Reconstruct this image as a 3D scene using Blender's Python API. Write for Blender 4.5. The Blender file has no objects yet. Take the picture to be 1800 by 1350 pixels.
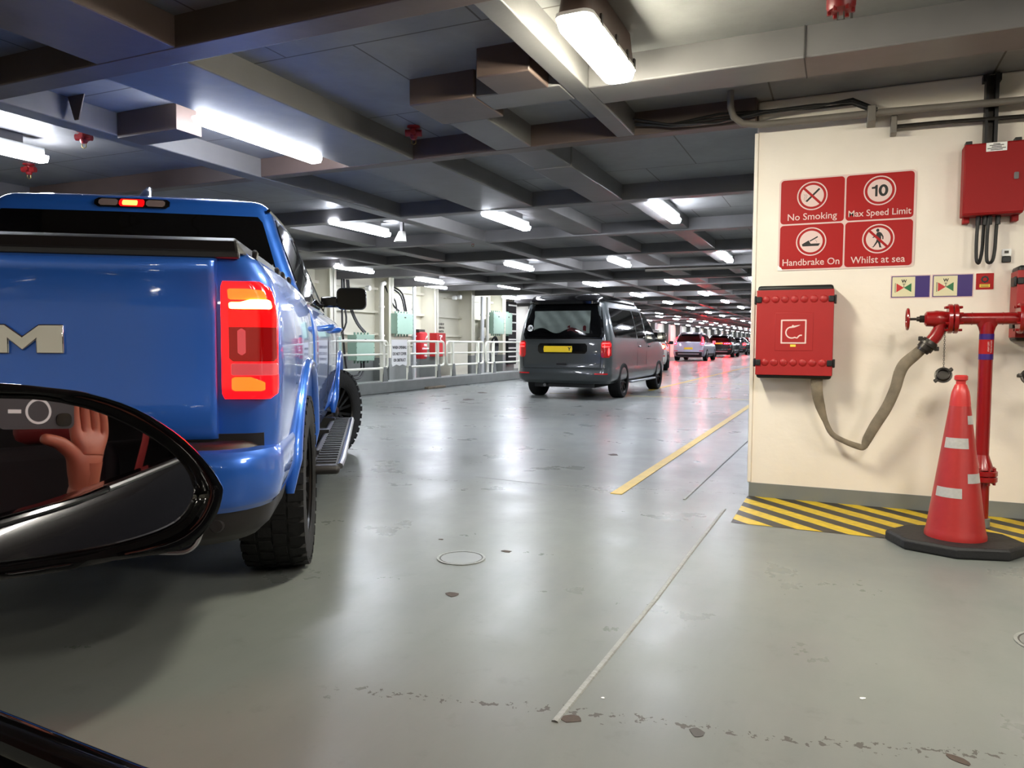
import bpy, bmesh, math, random
from mathutils import Vector, Matrix, Euler
random.seed(7)
PI = math.pi
scene = bpy.context.scene
COL = scene.collection

# ------------------------------------------------------------------ camera, world, exposure
cam_data = bpy.data.cameras.new('camera')
cam_data.sensor_width = 36.0
cam_data.lens = 1303.0 / 1800.0 * 36.0
cam_data.clip_start = 0.02
cam_data.clip_end = 400.0
cam = bpy.data.objects.new('camera', cam_data)
COL.objects.link(cam)
CR = (0.9137771114558937, 0.4061837788079211, 0.0051115895996246005)
CD = (0.027064922809619443, -0.04832186334094234, -0.9984650657266726)
CF = (-0.4053133115660434, 0.9125128685977952, -0.05514874532380866)
cam.matrix_world = Matrix(((CR[0], -CD[0], -CF[0], 0.0), (CR[1], -CD[1], -CF[1], 0.0), (CR[2], -CD[2], -CF[2], 1.05), (0, 0, 0, 1)))
scene.camera = cam
world = bpy.data.worlds.new('world')
scene.world = world
world.use_nodes = True
world.node_tree.nodes['Background'].inputs[0].default_value = (0.30, 0.32, 0.34, 1)
world.node_tree.nodes['Background'].inputs[1].default_value = 0.03
scene.view_settings.view_transform = 'Standard'
scene.view_settings.look = 'None'
scene.view_settings.gamma = 1.0
scene.view_settings.use_curve_mapping = False
scene.view_settings.exposure = 2.1
scene.cycles.use_denoising = True
scene.cycles.max_bounces = 8
scene.cycles.diffuse_bounces = 5
scene.cycles.glossy_bounces = 5
scene.cycles.transmission_bounces = 4
scene.cycles.sample_clamp_indirect = 6.0
LAMP = 26.0       # emission of the ceiling strip lights

# ------------------------------------------------------------------ helpers
def lin(c):
    return tuple(((v / 255.0) / 12.92 if v / 255.0 <= 0.04045 else ((v / 255.0 + 0.055) / 1.055) ** 2.4) for v in c)

MATS = {}
def mat(name, rgb, rough=0.5, metal=0.0, coat=0.0, emit=None, estr=0.0, var=0.0, vscale=6.0, bump=0.0, bscale=60.0, alpha=1.0, spec=0.5, rvar=0.0):
    m = bpy.data.materials.new(name)
    m.use_nodes = True
    nt = m.node_tree
    b = nt.nodes['Principled BSDF']
    c = lin(rgb)
    b.inputs['Base Color'].default_value = (*c, 1)
    b.inputs['Roughness'].default_value = rough
    b.inputs['Metallic'].default_value = metal
    b.inputs['Coat Weight'].default_value = coat
    b.inputs['Coat Roughness'].default_value = 0.04
    b.inputs['Specular IOR Level'].default_value = spec
    b.inputs['Alpha'].default_value = alpha
    if emit:
        b.inputs['Emission Color'].default_value = (*lin(emit), 1)
        b.inputs['Emission Strength'].default_value = estr
    if var or bump or rvar:
        tc = nt.nodes.new('ShaderNodeTexCoord')
        n = nt.nodes.new('ShaderNodeTexNoise')
        n.inputs['Scale'].default_value = vscale
        n.inputs['Detail'].default_value = 6
        nt.links.new(tc.outputs['Object'], n.inputs['Vector'])
        if var:
            r = nt.nodes.new('ShaderNodeMapRange')
            r.inputs['From Min'].default_value = 0.3
            r.inputs['From Max'].default_value = 0.7
            r.inputs['To Min'].default_value = 1 - var
            r.inputs['To Max'].default_value = 1 + var * 0.5
            nt.links.new(n.outputs['Fac'], r.inputs['Value'])
            mx = nt.nodes.new('ShaderNodeMix')
            mx.data_type = 'RGBA'
            mx.blend_type = 'MULTIPLY'
            mx.inputs['Factor'].default_value = 1.0
            mx.inputs['A'].default_value = (*c, 1)
            nt.links.new(r.outputs['Result'], mx.inputs['B'])
            nt.links.new(mx.outputs['Result'], b.inputs['Base Color'])
        if rvar:
            r2 = nt.nodes.new('ShaderNodeMapRange')
            r2.inputs['To Min'].default_value = max(0.02, rough - rvar)
            r2.inputs['To Max'].default_value = rough + rvar
            nt.links.new(n.outputs['Fac'], r2.inputs['Value'])
            nt.links.new(r2.outputs['Result'], b.inputs['Roughness'])
        if bump:
            n2 = nt.nodes.new('ShaderNodeTexNoise')
            n2.inputs['Scale'].default_value = bscale
            n2.inputs['Detail'].default_value = 4
            nt.links.new(tc.outputs['Object'], n2.inputs['Vector'])
            bp = nt.nodes.new('ShaderNodeBump')
            bp.inputs['Strength'].default_value = bump
            bp.inputs['Distance'].default_value = 0.01
            nt.links.new(n2.outputs['Fac'], bp.inputs['Height'])
            nt.links.new(bp.outputs['Normal'], b.inputs['Normal'])
    MATS[name] = m
    return m

ID = lambda p: p
class MB:
    """collects shapes and links them as one mesh object"""
    def __init__(self):
        self.v, self.f = [], []
    def add(self, vs, fs):
        o = len(self.v)
        self.v += [tuple(p) for p in vs]
        self.f += [tuple(o + i for i in q) for q in fs]
        return self
    def box(self, x0, x1, y0, y1, z0, z1, fn=ID):
        vs = [fn(p) for p in ((x0, y0, z0), (x1, y0, z0), (x1, y1, z0), (x0, y1, z0), (x0, y0, z1), (x1, y0, z1), (x1, y1, z1), (x0, y1, z1))]
        return self.add(vs, [(3, 2, 1, 0), (4, 5, 6, 7), (0, 1, 5, 4), (1, 2, 6, 5), (2, 3, 7, 6), (3, 0, 4, 7)])
    def cyl(self, p0, p1, r0, r1=None, n=16, cap=True):
        r1 = r0 if r1 is None else r1
        return self.sweep([p0, p1], [(r0, r0), (r1, r1)], n, cap)
    def sweep(self, pts, radii, n=10, cap=True, up=(0, 0, 1), twist=None):
        """tube along pts; radii = (across, along up) per point"""
        P = [Vector(p) for p in pts]
        rings = []
        prev = None
        for i, p in enumerate(P):
            t = (P[min(i + 1, len(P) - 1)] - P[max(i - 1, 0)]).normalized()
            u = Vector(up) if prev is None else prev
            u = u - t * u.dot(t)
            if u.length < 1e-4:
                u = Vector((1, 0, 0)) - t * t.x
                if u.length < 1e-4:
                    u = Vector((0, 1, 0))
            u.normalize()
            prev = u
            s = t.cross(u)
            a = twist[i] if twist else 0.0
            uu = u * math.cos(a) + s * math.sin(a)
            ss = s * math.cos(a) - u * math.sin(a)
            ra, rb = radii[i] if isinstance(radii, list) else (radii, radii)
            rings.append([p + ss * (ra * math.cos(2 * PI * k / n)) + uu * (rb * math.sin(2 * PI * k / n)) for k in range(n)])
        self.loft(rings, True, cap)
        return self
    def tube(self, pts, r, n=8, cap=True):
        return self.sweep(pts, [(r, r)] * len(pts), n, cap)
    def loft(self, rings, closed=True, cap=True):
        n = len(rings[0])
        vs = [p for r in rings for p in r]
        fs = []
        for i in range(len(rings) - 1):
            for k in range(n if closed else n - 1):
                k2 = (k + 1) % n
                fs.append((i * n + k, i * n + k2, (i + 1) * n + k2, (i + 1) * n + k))
        if cap and closed:
            fs.append(tuple(range(n - 1, -1, -1)))
            fs.append(tuple((len(rings) - 1) * n + k for k in range(n)))
        return self.add(vs, fs)
    def lathe(self, prof, n=24, fn=ID, cap=True):
        rings = [[fn((r * math.cos(2 * PI * k / n), r * math.sin(2 * PI * k / n), z)) for k in range(n)] for r, z in prof]
        return self.loft(rings, True, cap)
    def prism(self, poly, d0, d1, fn=ID):
        n = len(poly)
        vs = [fn((u, v, d0)) for u, v in poly] + [fn((u, v, d1)) for u, v in poly]
        fs = [tuple(range(n - 1, -1, -1)), tuple(range(n, 2 * n))] + [(k, (k + 1) % n, n + (k + 1) % n, n + k) for k in range(n)]
        return self.add(vs, fs)
    def ring(self, r0, r1, d0, d1, fn=ID, n=40):
        vs, fs = [], []
        for k in range(n):
            a = 2 * PI * k / n
            for r, d in ((r0, d0), (r1, d0), (r1, d1), (r0, d1)):
                vs.append(fn((r * math.cos(a), r * math.sin(a), d)))
        for k in range(n):
            j = (k + 1) % n
            for q in range(4):
                q2 = (q + 1) % 4
                fs.append((k * 4 + q, j * 4 + q, j * 4 + q2, k * 4 + q2))
        return self.add(vs, fs)
    def build(self, name, m, parent=None, smooth=35, bevel=0.0, seg=2, sub=0, solid=0.0):
        me = bpy.data.meshes.new(name)
        me.from_pydata(self.v, [], self.f)
        bm = bmesh.new()
        bm.from_mesh(me)
        bmesh.ops.remove_doubles(bm, verts=bm.verts, dist=1e-6)
        bmesh.ops.recalc_face_normals(bm, faces=bm.faces)
        bm.to_mesh(me)
        bm.free()
        me.update()
        if m is not None:
            me.materials.append(m)
        if smooth:
            me.polygons.foreach_set('use_smooth', [True] * len(me.polygons))
            me.set_sharp_from_angle(angle=math.radians(smooth))
        o = bpy.data.objects.new(name, me)
        COL.objects.link(o)
        if parent is not None:
            o.parent = parent
        if solid:
            md = o.modifiers.new('solid', 'SOLIDIFY'); md.thickness = solid; md.offset = 0
        if bevel:
            md = o.modifiers.new('bevel', 'BEVEL'); md.width = bevel; md.segments = seg; md.limit_method = 'ANGLE'; md.angle_limit = math.radians(40)
            md.harden_normals = False
        if sub:
            md = o.modifiers.new('sub', 'SUBSURF'); md.levels = sub; md.render_levels = sub
        return o

def tag(o, label=None, cat=None, group=None, kind=None):
    if label: o['label'] = label
    if cat: o['category'] = cat
    if group: o['group'] = group
    if kind: o['kind'] = kind
    return o
def thing(name, label, cat, loc=(0, 0, 0), rotz=0.0, group=None, scale=1.0):
    o = bpy.data.objects.new(name, None)
    COL.objects.link(o)
    o.empty_display_size = 0.1
    o.location = loc
    o.rotation_euler = (0, 0, rotz)
    o.scale = (scale,) * 3
    return tag(o, label, cat, group)
def struct(o, label, cat):
    return tag(o, label, cat, None, 'structure')
KIDS = {}
def copy_tree(o, parent=None):
    c = o.copy()
    COL.objects.link(c)
    c.parent = parent
    for k in [x for x in o.children]:
        copy_tree(k, c)
    return c
def box(name, x0, x1, y0, y1, z0, z1, m, parent=None, bevel=0.0, fn=ID):
    return MB().box(x0, x1, y0, y1, z0, z1, fn).build(name, m, parent, 0 if not bevel else 35, bevel)
def rrect(w, h, r, n=5, cx=0, cy=0):
    p = []
    for sx, sy, a0 in ((1, -1, -PI / 2), (1, 1, 0), (-1, 1, PI / 2), (-1, -1, PI)):
        for k in range(n + 1):
            a = a0 + PI / 2 * k / n
            p.append((cx + sx * (w / 2 - r) + r * math.cos(a), cy + sy * (h / 2 - r) + r * math.sin(a)))
    return p
def disc(r, n=32, cx=0, cy=0):
    return [(cx + r * math.cos(2 * PI * k / n), cy + r * math.sin(2 * PI * k / n)) for k in range(n)]
def text(name, body, size, m, fn, parent=None, depth=0.001, bold=0.0, align='CENTER', squash=1.0):
    """lettering as a mesh; fn maps (u, v, d) to the wanted place"""
    cu = bpy.data.curves.new('t', 'FONT')
    cu.body = body; cu.size = size; cu.align_x = align; cu.align_y = 'CENTER'
    cu.extrude = depth; cu.offset = bold; cu.resolution_u = 3
    o = bpy.data.objects.new('t', cu)
    COL.objects.link(o)
    dg = bpy.context.evaluated_depsgraph_get()
    me = bpy.data.meshes.new_from_object(o.evaluated_get(dg))
    bpy.data.objects.remove(o); bpy.data.curves.remove(cu)
    for v in me.vertices:
        v.co = Vector(fn((v.co.x * squash, v.co.y, v.co.z)))
    me.materials.clear(); me.materials.append(m)
    r = bpy.data.objects.new(name, me)
    r.data.name = name
    COL.objects.link(r)
    if parent is not None: r.parent = parent
    return r
def cut(o, cutters, m=None):
    """boolean away the cutter solids (MBs); their faces take material m"""
    tmp = []
    for c in cutters:
        t = c.build('cutter', m, None, 0)
        md = o.modifiers.new('b', 'BOOLEAN'); md.operation = 'DIFFERENCE'; md.solver = 'EXACT'; md.object = t
        md.material_mode = 'TRANSFER'
        tmp.append(t)
    dg = bpy.context.evaluated_depsgraph_get()
    me = bpy.data.meshes.new_from_object(o.evaluated_get(dg))
    o.modifiers.clear()
    old = o.data
    o.data = me
    me.name = old.name
    bpy.data.meshes.remove(old)
    for t in tmp:
        d = t.data
        bpy.data.objects.remove(t); bpy.data.meshes.remove(d)
    me.set_sharp_from_angle(angle=math.radians(35))
    return o

# frames: (u, v, d) -> world, d = distance out of the surface
def on_y(x, y, z):      # a surface facing -Y (towards the camera)
    return lambda p: (x + p[0], y - p[2], z + p[1])
def on_left(x, y, z):   # a surface facing +X, seen from the deck: u runs along +Y (to the right in view)
    return lambda p: (x + p[2], y + p[0], z + p[1])

# ------------------------------------------------------------------ materials
def floor_material():
    m = bpy.data.materials.new('painted_deck')
    m.use_nodes = True
    nt = m.node_tree; N = nt.nodes; L = nt.links
    b = N['Principled BSDF']
    tc = N.new('ShaderNodeTexCoord')
    def noise(scale, detail=6, rough=0.55, vec=None):
        n = N.new('ShaderNodeTexNoise'); n.inputs['Scale'].default_value = scale; n.inputs['Detail'].default_value = detail; n.inputs['Roughness'].default_value = rough
        L.new(vec if vec else tc.outputs['Object'], n.inputs['Vector']); return n.outputs['Fac']
    def rng(x, a, b_, c, d):
        r = N.new('ShaderNodeMapRange'); r.inputs[1].default_value = a; r.inputs[2].default_value = b_; r.inputs[3].default_value = c; r.inputs[4].default_value = d
        L.new(x, r.inputs[0]); return r.outputs[0]
    def mth(op, a, b_):
        r = N.new('ShaderNodeMath'); r.operation = op
        for i, x in enumerate((a, b_)):
            if isinstance(x, (int, float)): r.inputs[i].default_value = x
            else: L.new(x, r.inputs[i])
        return r.outputs[0]
    def mix(f, a, b_, mode='MIX'):
        r = N.new('ShaderNodeMix'); r.data_type = 'RGBA'; r.blend_type = mode
        if isinstance(f, float): r.inputs['Factor'].default_value = f
        else: L.new(f, r.inputs['Factor'])
        for k, x in (('A', a), ('B', b_)):
            if isinstance(x, tuple): r.inputs[k].default_value = (*x, 1)
            else: L.new(x, r.inputs[k])
        return r.outputs['Result']
    mp = N.new('ShaderNodeMapping'); mp.inputs['Scale'].default_value = (3.0, 0.6, 1)
    mp.inputs['Rotation'].default_value = (0, 0, 0.5)
    L.new(tc.outputs['Object'], mp.inputs['Vector'])
    base = mix(rng(noise(0.55), 0.35, 0.65, 0, 1), lin((110, 114, 112)), lin((121, 124, 120)))
    base = mix(rng(noise(2.2, 8, 0.65, mp.outputs[0]), 0.42, 0.75, 0, 0.5), base, lin((124, 126, 123)))
    base = mix(rng(noise(7, 8, 0.7), 0.58, 0.75, 0, 0.35), base, lin((90, 92, 89)))
    # worn bands where tyres turn: strings of small chips across the lane
    sep = N.new('ShaderNodeSeparateXYZ'); L.new(tc.outputs['Object'], sep.inputs[0])
    wob = noise(0.9, 3)
    yy = mth('SUBTRACT', mth('ADD', sep.outputs[1], mth('MULTIPLY', wob, 0.16)), mth('MULTIPLY', sep.outputs[0], 0.22))
    right = rng(sep.outputs[0], -1.45, -1.25, 0, 1)
    chips = None
    for y0, wd, amt in ((2.17, 0.08, 0.8), (5.6, 0.06, 0.45), (10.4, 0.12, 0.4)):
        band = rng(mth('ABSOLUTE', mth('SUBTRACT', yy, y0), 0), 0, wd, 1, 0)
        c = mth('MULTIPLY', rng(mth('MULTIPLY', noise(34, 3, 0.6), mth('ADD', mth('MULTIPLY', band, 0.42), 0.6)), 0.545, 0.565, 0, 1), mth('MULTIPLY', right, amt) if y0 < 3 else amt)
        chips = c if chips is None else mth('MAXIMUM', chips, c)
    pits = mth('MULTIPLY', rng(noise(30, 8, 0.75), 0.64, 0.69, 0, 1), mth('MULTIPLY', rng(noise(1.3, 3), 0.58, 0.70, 0, 1), rng(sep.outputs[1], 3.5, 7, 1, 0.25)))
    chips = mth('MAXIMUM', chips, mth('MULTIPLY', pits, 0.5))
    col = mix(chips, base, lin((74, 71, 66)))
    L.new(col, b.inputs['Base Color'])
    b.inputs['Specular IOR Level'].default_value = 0.14
    rg = rng(noise(1.6, 8, 0.65), 0.3, 0.7, 0.24, 0.40)
    L.new(mth('ADD', rg, mth('MULTIPLY', chips, 0.3)), b.inputs['Roughness'])
    bp = N.new('ShaderNodeBump'); bp.inputs['Strength'].default_value = 0.10; bp.inputs['Distance'].default_value = 0.006
    hgt = mth('SUBTRACT', mth('ADD', mth('MULTIPLY', noise(3.0, 4), 0.6), mth('MULTIPLY', noise(70, 3), 0.16)), mth('MULTIPLY', chips, 0.5))
    L.new(hgt, bp.inputs['Height']); L.new(bp.outputs['Normal'], b.inputs['Normal'])
    MATS['floor'] = m
    return m
def ceiling_material():
    m = bpy.data.materials.new('painted_insulation')
    m.use_nodes = True
    nt = m.node_tree; N = nt.nodes; L = nt.links
    b = N['Principled BSDF']
    tc = N.new('ShaderNodeTexCoord')
    br = N.new('ShaderNodeTexBrick')
    br.offset = 0.37; br.inputs['Scale'].default_value = 1.0
    br.inputs['Mortar Size'].default_value = 0.006; br.inputs['Brick Width'].default_value = 1.25; br.inputs['Row Height'].default_value = 1.15
    br.inputs['Color1'].default_value = (*lin((132, 131, 129)), 1); br.inputs['Color2'].default_value = (*lin((124, 125, 126)), 1); br.inputs['Mortar'].default_value = (*lin((70, 62, 58)), 1)
    L.new(tc.outputs['Object'], br.inputs['Vector'])
    n = N.new('ShaderNodeTexNoise'); n.inputs['Scale'].default_value = 2.5; n.inputs['Detail'].default_value = 8; n.inputs['Roughness'].default_value = 0.65
    L.new(tc.outputs['Object'], n.inputs['Vector'])
    r = N.new('ShaderNodeMapRange'); r.inputs[1].default_value = 0.3; r.inputs[2].default_value = 0.7; r.inputs[3].default_value = 0.78; r.inputs[4].default_value = 1.08
    L.new(n.outputs['Fac'], r.inputs[0])
    mx = N.new('ShaderNodeMix'); mx.data_type = 'RGBA'; mx.blend_type = 'MULTIPLY'; mx.inputs['Factor'].default_value = 1
    L.new(br.outputs['Color'], mx.inputs['A']); L.new(r.outputs[0], mx.inputs['B'])
    L.new(mx.outputs['Result'], b.inputs['Base Color'])
    b.inputs['Roughness'].default_value = 0.5
    bp = N.new('ShaderNodeBump'); bp.inputs['Strength'].default_value = 0.3; bp.inputs['Distance'].default_value = 0.01
    n2 = N.new('ShaderNodeTexNoise'); n2.inputs['Scale'].default_value = 5; n2.inputs['Detail'].default_value = 5
    L.new(tc.outputs['Object'], n2.inputs['Vector']); L.new(n2.outputs['Fac'], bp.inputs['Height']); L.new(bp.outputs['Normal'], b.inputs['Normal'])
    MATS['ceiling'] = m
    return m
def stripe_material():
    m = bpy.data.materials.new('hazard_paint')
    m.use_nodes = True
    nt = m.node_tree; N = nt.nodes; L = nt.links
    b = N['Principled BSDF']
    tc = N.new('ShaderNodeTexCoord'); sep = N.new('ShaderNodeSeparateXYZ'); L.new(tc.outputs['Object'], sep.inputs[0])
    nz = N.new('ShaderNodeTexNoise'); nz.inputs['Scale'].default_value = 9; nz.inputs['Detail'].default_value = 5; L.new(tc.outputs['Object'], nz.inputs['Vector'])
    def mth(op, a, b_=0.0):
        r = N.new('ShaderNodeMath'); r.operation = op
        for i, x in enumerate((a, b_)):
            if isinstance(x, (int, float)): r.inputs[i].default_value = x
            else: L.new(x, r.inputs[i])
        return r.outputs[0]
    s = mth('ADD', mth('ADD', sep.outputs[0], sep.outputs[1]), mth('MULTIPLY', nz.outputs['Fac'], 0.012))
    f = mth('FRACT', mth('DIVIDE', mth('SUBTRACT', s, 4.79), 0.262))
    st = mth('LESS_THAN', f, 0.52)
    mx = N.new('ShaderNodeMix'); mx.data_type = 'RGBA'
    L.new(st, mx.inputs['Factor']); mx.inputs['A'].default_value = (*lin((50, 46, 40)), 1); mx.inputs['B'].default_value = (*lin((206, 174, 26)), 1)
    n2 = N.new('ShaderNodeTexNoise'); n2.inputs['Scale'].default_value = 22; n2.inputs['Detail'].default_value = 8; L.new(tc.outputs['Object'], n2.inputs['Vector'])
    r = N.new('ShaderNodeMapRange'); r.inputs[1].default_value = 0.35; r.inputs[2].default_value = 0.65; r.inputs[3].default_value = 0.8; r.inputs[4].default_value = 1.05; L.new(n2.outputs['Fac'], r.inputs[0])
    m2 = N.new('ShaderNodeMix'); m2.data_type = 'RGBA'; m2.blend_type = 'MULTIPLY'; m2.inputs['Factor'].default_value = 1
    L.new(mx.outputs['Result'], m2.inputs['A']); L.new(r.outputs[0], m2.inputs['B']); L.new(m2.outputs['Result'], b.inputs['Base Color'])
    b.inputs['Roughness'].default_value = 0.5
    MATS['hazard'] = m
    return m
floor_material(); ceiling_material(); stripe_material()
M = MATS
mat('wall', (240, 230, 217), 0.38, var=0.05, vscale=3, bump=0.25, bscale=14)
mat('wall_left', (202, 198, 180), 0.45, var=0.06, vscale=2)
mat('grey_paint', (122, 125, 122), 0.4, var=0.08)
mat('kerb', (116, 119, 116), 0.4, var=0.1)
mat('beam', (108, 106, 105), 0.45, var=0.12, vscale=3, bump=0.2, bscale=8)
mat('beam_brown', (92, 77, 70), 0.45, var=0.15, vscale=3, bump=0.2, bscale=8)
mat('yellow_paint', (196, 164, 40), 0.45, var=0.12, vscale=9)
mat('yellow_faint', (190, 178, 96), 0.45, var=0.2, vscale=9)
mat('weld', (138, 140, 137), 0.5, var=0.15, vscale=20, bump=0.6, bscale=50)
mat('rust', (70, 58, 50), 0.8, var=0.3, vscale=30)
mat('dark_line', (70, 68, 66), 0.7)
mat('light_body', (205, 205, 200), 0.5)
mat('light_end', (215, 216, 212), 0.35)
mat('tube_near', (255, 252, 238), 0.3, emit=(255, 250, 228), estr=LAMP * 1.5)
mat('tube_warm', (255, 252, 240), 0.3, emit=(255, 248, 234), estr=LAMP)
mat('tube_far', (245, 248, 255), 0.3, emit=(240, 243, 255), estr=LAMP * 0.45)
mat('tube_cool', (245, 248, 255), 0.3, emit=(238, 243, 255), estr=LAMP)
mat('alarm_red', (110, 10, 12), 0.4)
mat('red_pipe', (140, 12, 14), 0.28, coat=0.3, var=0.08, vscale=12)
mat('red_box', (158, 22, 22), 0.5, coat=0.05, var=0.04)
mat('red_metal_box', (146, 8, 10), 0.55, spec=0.3)
mat('red_sign', (164, 12, 13), 0.5, spec=0.3)
mat('pink_white', (222, 194, 188), 0.4)
mat('white', (240, 240, 238), 0.4)
mat('cream_sign', (222, 214, 176), 0.4)
mat('purple', (50, 22, 108), 0.4)
mat('sign_green', (28, 108, 62), 0.4)
mat('sign_red', (190, 34, 36), 0.4)
mat('black', (16, 16, 17), 0.45)
mat('black_gloss', (9, 9, 10), 0.08, coat=0.6)
mat('black_rubber', (24, 24, 26), 0.62, var=0.2, vscale=15, bump=0.3, bscale=40)
mat('tire', (7, 6, 6), 0.8, bump=0.2, bscale=50)
mat('rim_dark', (26, 25, 25), 0.3, metal=0.6)
mat('rim_grey', (95, 95, 98), 0.3, metal=0.8)
mat('chrome', (215, 215, 218), 0.08, metal=1.0)
mat('steel', (170, 170, 172), 0.28, metal=1.0)
mat('dark_steel', (66, 62, 58), 0.38, metal=0.7, var=0.3, vscale=30)
mat('conduit', (112, 106, 98), 0.45, var=0.15)
mat('cone_red', (162, 38, 36), 0.4, var=0.08, vscale=14, bump=0.08, bscale=30)
mat('cone_top', (188, 52, 50), 0.35)
mat('reflective', (176, 174, 170), 0.3, var=0.1, vscale=60)
mat('hose', (128, 116, 98), 0.8, var=0.3, vscale=14, bump=0.4, bscale=220)
mat('brass', (160, 140, 90), 0.35, metal=0.8)
mat('label_yellow', (240, 208, 70), 0.5)
mat('white_rail', (226, 226, 210), 0.35, coat=0.2)
mat('green_box', (138, 166, 148), 0.4, var=0.03)
mat('green_dark', (120, 152, 134), 0.45)
mat('pipe_white', (226, 224, 212), 0.4)
mat('pipe_silver', (200, 202, 202), 0.35, metal=0.5)
mat('cable', (22, 21, 20), 0.5)
mat('red_cover', (180, 18, 26), 0.45)
mat('sprinkler', (150, 34, 36), 0.4)
mat('dark_opening', (20, 20, 20), 0.8)
# vehicles
mat('blue_paint', (36, 100, 200), 0.36, metal=0.4, coat=1.0)
mat('van_grey', (54, 59, 60), 0.3, coat=1.0)
mat('silver_paint', (170, 172, 190), 0.3, metal=0.6, coat=1.0)
mat('black_paint', (18, 18, 20), 0.2, coat=1.0)
mat('dark_paint', (40, 42, 48), 0.25, coat=1.0)
mat('red_paint', (150, 14, 16), 0.25, coat=1.0)
mat('white_paint', (228, 222, 214), 0.3, coat=1.0)
mat('own_paint', (14, 10, 13), 0.18, coat=1.0)
mat('glass_dark', (6, 6, 7), 0.04, coat=0.5)
mat('glass_tint', (8, 9, 10), 0.03, alpha=0.34)
mat('bumper_black', (30, 26, 26), 0.55)
mat('lamp_red_base', (150, 6, 10), 0.12, coat=0.8, emit=(255, 4, 8), estr=1.7)
mat('lamp_red_dark', (70, 6, 8), 0.1, coat=0.8, emit=(255, 8, 12), estr=0.06)
mat('lamp_red_mid', (150, 10, 14), 0.1, coat=0.8, emit=(255, 8, 12), estr=0.32)
mat('lamp_pink', (196, 90, 96), 0.15, coat=0.8, emit=(255, 70, 80), estr=0.1)
mat('lamp_orange', (240, 120, 50), 0.15, coat=0.8, emit=(255, 84, 20), estr=0.6)
mat('lamp_hot', (255, 210, 140), 0.2, emit=(255, 64, 20), estr=80.0)
mat('lamp_chmsl', (255, 120, 90), 0.2, emit=(255, 60, 24), estr=5.0)
mat('lamp_far', (255, 60, 60), 0.2, emit=(255, 4, 6), estr=60.0)
mat('lamp_far_hot', (255, 110, 90), 0.2, emit=(255, 1, 3), estr=420.0)
mat('lamp_van', (255, 60, 60), 0.2, emit=(255, 30, 30), estr=4.0)
mat('lamp_amber', (255, 150, 70), 0.2, emit=(255, 120, 60), estr=5.0)
mat('lamp_clear', (120, 104, 104), 0.1, coat=0.6)
mat('reflector_red', (190, 18, 26), 0.2)
mat('plate_yellow', (250, 212, 30), 0.4)
mat('tonneau', (17, 13, 13), 0.5)
mat('curtain', (196, 212, 202), 0.8, var=0.15, vscale=10)
mat('curtain_red', (120, 26, 34), 0.8)
mat('silver_trim', (176, 178, 186), 0.3, metal=0.6)
mat('mirror_glass', (205, 205, 208), 0.015, metal=1.0)
mat('skin', (176, 98, 74), 0.5)
mat('phone_back', (58, 54, 56), 0.45)
mat('phone_ring', (226, 222, 220), 0.4)
mat('seat_dark', (34, 24, 26), 0.8)
mat('seat_red', (120, 22, 20), 0.7)
mat('head_skin', (196, 132, 104), 0.5)
mat('far_white', (232, 232, 224), 0.5)
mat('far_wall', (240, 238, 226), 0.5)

# ------------------------------------------------------------------ the deck: floor, ceiling, walls, beams
YW = 5.318           # the casing's end wall
ZP, ZB = 2.68, 2.52  # ceiling plate, underside of the beams
YF = 118.0
struct(box('floor', -12.6, 9, -9, YF, -0.12, 0, M['floor']), 'grey green painted steel car deck floor with worn patches', 'floor')
struct(box('ceiling', -12.6, 9, -9, YF, ZP, ZP + 0.1, M['ceiling']), 'grey insulated plate ceiling above the beams', 'ceiling')
w = MB().box(-0.56, 9, YW, YW + 0.25, 0, ZP).build('wall_right', M['wall'], None, 35, 0.012)
struct(box('wall_casing', -0.545, 9, YW + 0.24, YF, 0, ZP, M['grey_paint']), 'grey long side of the casing running down the deck', 'wall')
struct(w, 'cream painted casing end wall carrying the red signs', 'wall')
struct(box('baseboard_right', -0.563, 9, YW - 0.006, YW + 0.5, 0, 0.097, M['grey_paint']), 'grey painted band along the foot of the cream wall', 'baseboard')
struct(box('wall_rear', -12.6, 9, -9.1, -9, 0, ZP, M['wall_left']), 'pale deck wall behind the camera', 'wall')
struct(box('wall_far', -12.6, -0.5, YF - 0.1, YF, 0, ZP, M['grey_paint']), 'grey wall at the far end of the deck', 'wall')
struct(box('wall_left', -11.1, -10.9, -9, 24.6, 0, ZP, M['wall_left']), 'cream steel ship side wall behind the white railing', 'wall')
struct(box('baseboard_left', -10.9, -10.885, -9, 24.6, 0, 0.72, M['grey_paint']), 'grey painted lower band of the ship side wall', 'baseboard')
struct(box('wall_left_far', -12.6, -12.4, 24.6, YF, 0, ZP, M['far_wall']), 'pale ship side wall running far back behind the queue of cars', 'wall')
struct(box('wall_left_return', -12.4, -10.9, 24.6, 24.7, 0, ZP, M['grey_paint']), 'grey return wall at the end of the railing', 'wall')
struct(box('trim_1', -0.575, -0.548, YW - 0.012, YW + 0.02, 0.1, 2.47, M['wall'], None, 0.006), 'rounded cream corner bead of the casing wall', 'trim')
struct(box('kerb', -9.0, -8.6, 8.5, 24.6, 0, 0.235, M['kerb'], None, 0.015), 'low grey kerb carrying the white railing', 'kerb')

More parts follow.
